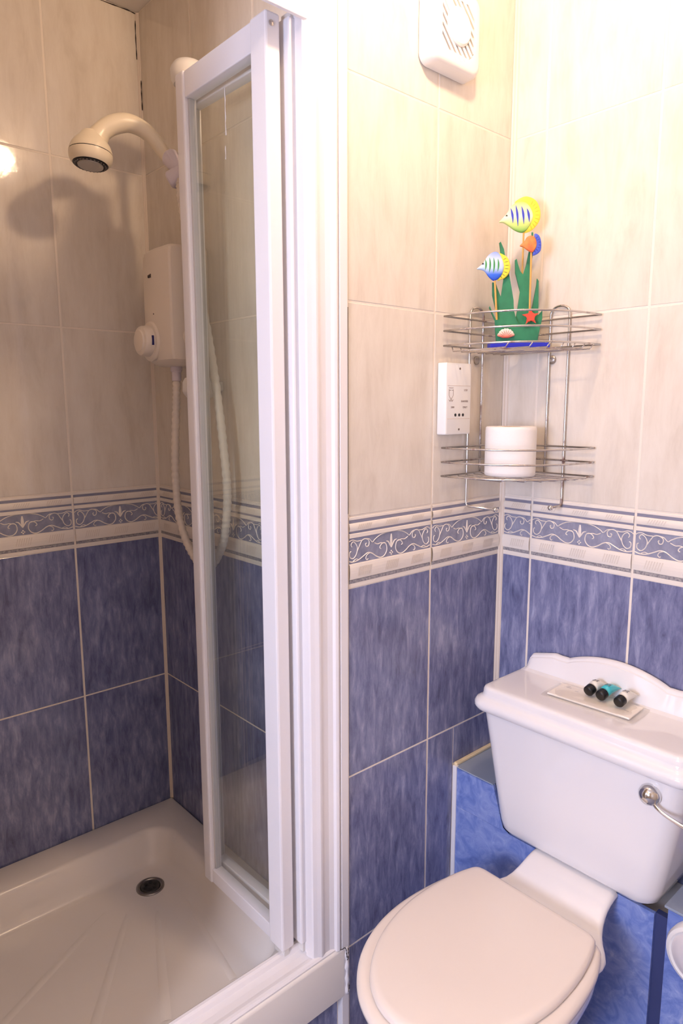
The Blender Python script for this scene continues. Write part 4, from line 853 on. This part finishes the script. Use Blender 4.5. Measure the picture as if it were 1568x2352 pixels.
def bottle(cap, base, label, bodymat, name='toiletry_bottle'):
    cx, cy = cap; bx_, by_ = base; r_ = 0.0112; z = ZL+0.0080+r_; rise = 0.014
    d_ = Vector((bx_-cx, by_-cy, rise)); L = d_.length; d_.normalize()
    t = thing(name, label, 'bottle', (cx, cy, z-r_), 'miniature bottles on the cistern lid')
    autosmooth(obj('cap', lathe([(0.0, 0.0), (0.0085, 0.0), (0.0104, 0.0012), (0.0112, 0.003), (0.0112, 0.0155), (0.0100, 0.0165)], (cx, cy, z), d_, 24, cap0=False), BLACK, t), 35)
    # tube flattens to a crimped end
    n_ = 10; side = Vector((-d_.y, d_.x, 0)).normalized(); rg_ = []
    for i in range(n_+1):
        s = i/n_; rad_s = r_*(0.98+0.22*s); rad_z = r_*(0.98*(1-s**2.2)+0.10)
        if i == 0: rad_s = rad_z = r_*0.8
        o_ = Vector((cx, cy, z))+d_*(0.0165+(L-0.0165)*s)-Vector((0, 0, (r_-rad_z)*0.9))
        rg_.append([o_+side*rad_s*math.cos(2*PI*k/20)+Vector((0, 0, rad_z*math.sin(2*PI*k/20))) for k in range(20)])
    b_ = obj('tube_body', loft(rg_), bodymat, t, True)
    bm = bmesh.new()
    for k in range(3):
        o_ = Vector((cx, cy, z))+d_*(0.027+0.004*k); hl = (0.0055, 0.0045, 0.0050)[k]
        zt__ = r_*(0.98*(1-((0.0105+0.004*k)/(L-0.0165))**2.2)+0.10)-(r_-r_*(0.98*(1-((0.0105+0.004*k)/(L-0.0165))**2.2)+0.10))*0.9
        q = [o_+side*hl*sx_+d_*0.0006*sy_+Vector((0, 0, zt__-0.0012)) for sx_, sy_ in ((-1, -1), (1, -1), (1, 1), (-1, 1))]
        vs = [bm.verts.new(p) for p in q]+[bm.verts.new(p+Vector((0, 0, 0.0012))) for p in q]
        for f in ((0, 1, 2, 3), (4, 5, 6, 7), (0, 1, 5, 4), (1, 2, 6, 5), (2, 3, 7, 6), (3, 0, 4, 7)): bm.faces.new([vs[i] for i in f])
    obj('print', bm, mat('print_slate', (110, 112, 120), 0.7), b_)['kind'] = 'stuff'
    return t
WHT = mat('pearl_tube', (232, 226, 214), 0.25)
TEAL = mat('teal_gel', (70, 190, 200), 0.15)
BOT = [((-0.093, -0.300), (-0.040, -0.304)), ((-0.096, -0.329), (-0.034, -0.333)), ((-0.099, -0.370), (-0.042, -0.374))]
bottle(*BOT[0], 'small white bottle with black cap, leftmost of three on the cistern', WHT)
bottle(*BOT[1], 'small teal gel bottle with black cap on the cistern lid', TEAL)
bottle(*BOT[2], 'small white bottle with black cap, rightmost on the cistern', WHT)

# ------------------------------------------------------------------ ceiling lamp (gives the warm light), then an added fill lamp
lp_ = thing('ceiling_lamp', 'round warm opal ceiling lamp above the toilet corner', 'ceiling lamp', (LAMP.x, LAMP.y, ZC))
obj('lamp_base', lathe([(0.055, 0), (0.055, -0.012), (0.045, -0.018)], (LAMP.x, LAMP.y, ZC), (0, 0, 1), 28), PLASTIC, lp_, True)
bm = bmesh.new(); bmesh.ops.create_uvsphere(bm, u_segments=24, v_segments=14, radius=LAMP_R); bmesh.ops.translate(bm, vec=LAMP, verts=bm.verts[:])
obj('globe', bm, mat('lamp_glow', (255, 240, 220), 0.5, emit=(LAMP_COL, LAMP_STRENGTH)), lp_, True)

lq = thing('ceiling_lamp', 'large round opal fill lamp added out of view near the window', 'ceiling lamp', (FILL_LAMP.x, FILL_LAMP.y, ZC))  # unseen lamp added as warm fill for the lower half of the room
obj('lamp_base', lathe([(0.085, 0), (0.085, -0.012), (0.065, -0.018)], (FILL_LAMP.x, FILL_LAMP.y, ZC), (0, 0, 1), 28), PLASTIC, lq, True)
bm = bmesh.new(); bmesh.ops.create_uvsphere(bm, u_segments=24, v_segments=14, radius=0.07); bmesh.ops.translate(bm, vec=FILL_LAMP, verts=bm.verts[:])
obj('globe', bm, mat('fill_glow', (255, 240, 220), 0.5, emit=((1.0, 0.78, 0.57), FILL_STRENGTH)), lq, True)
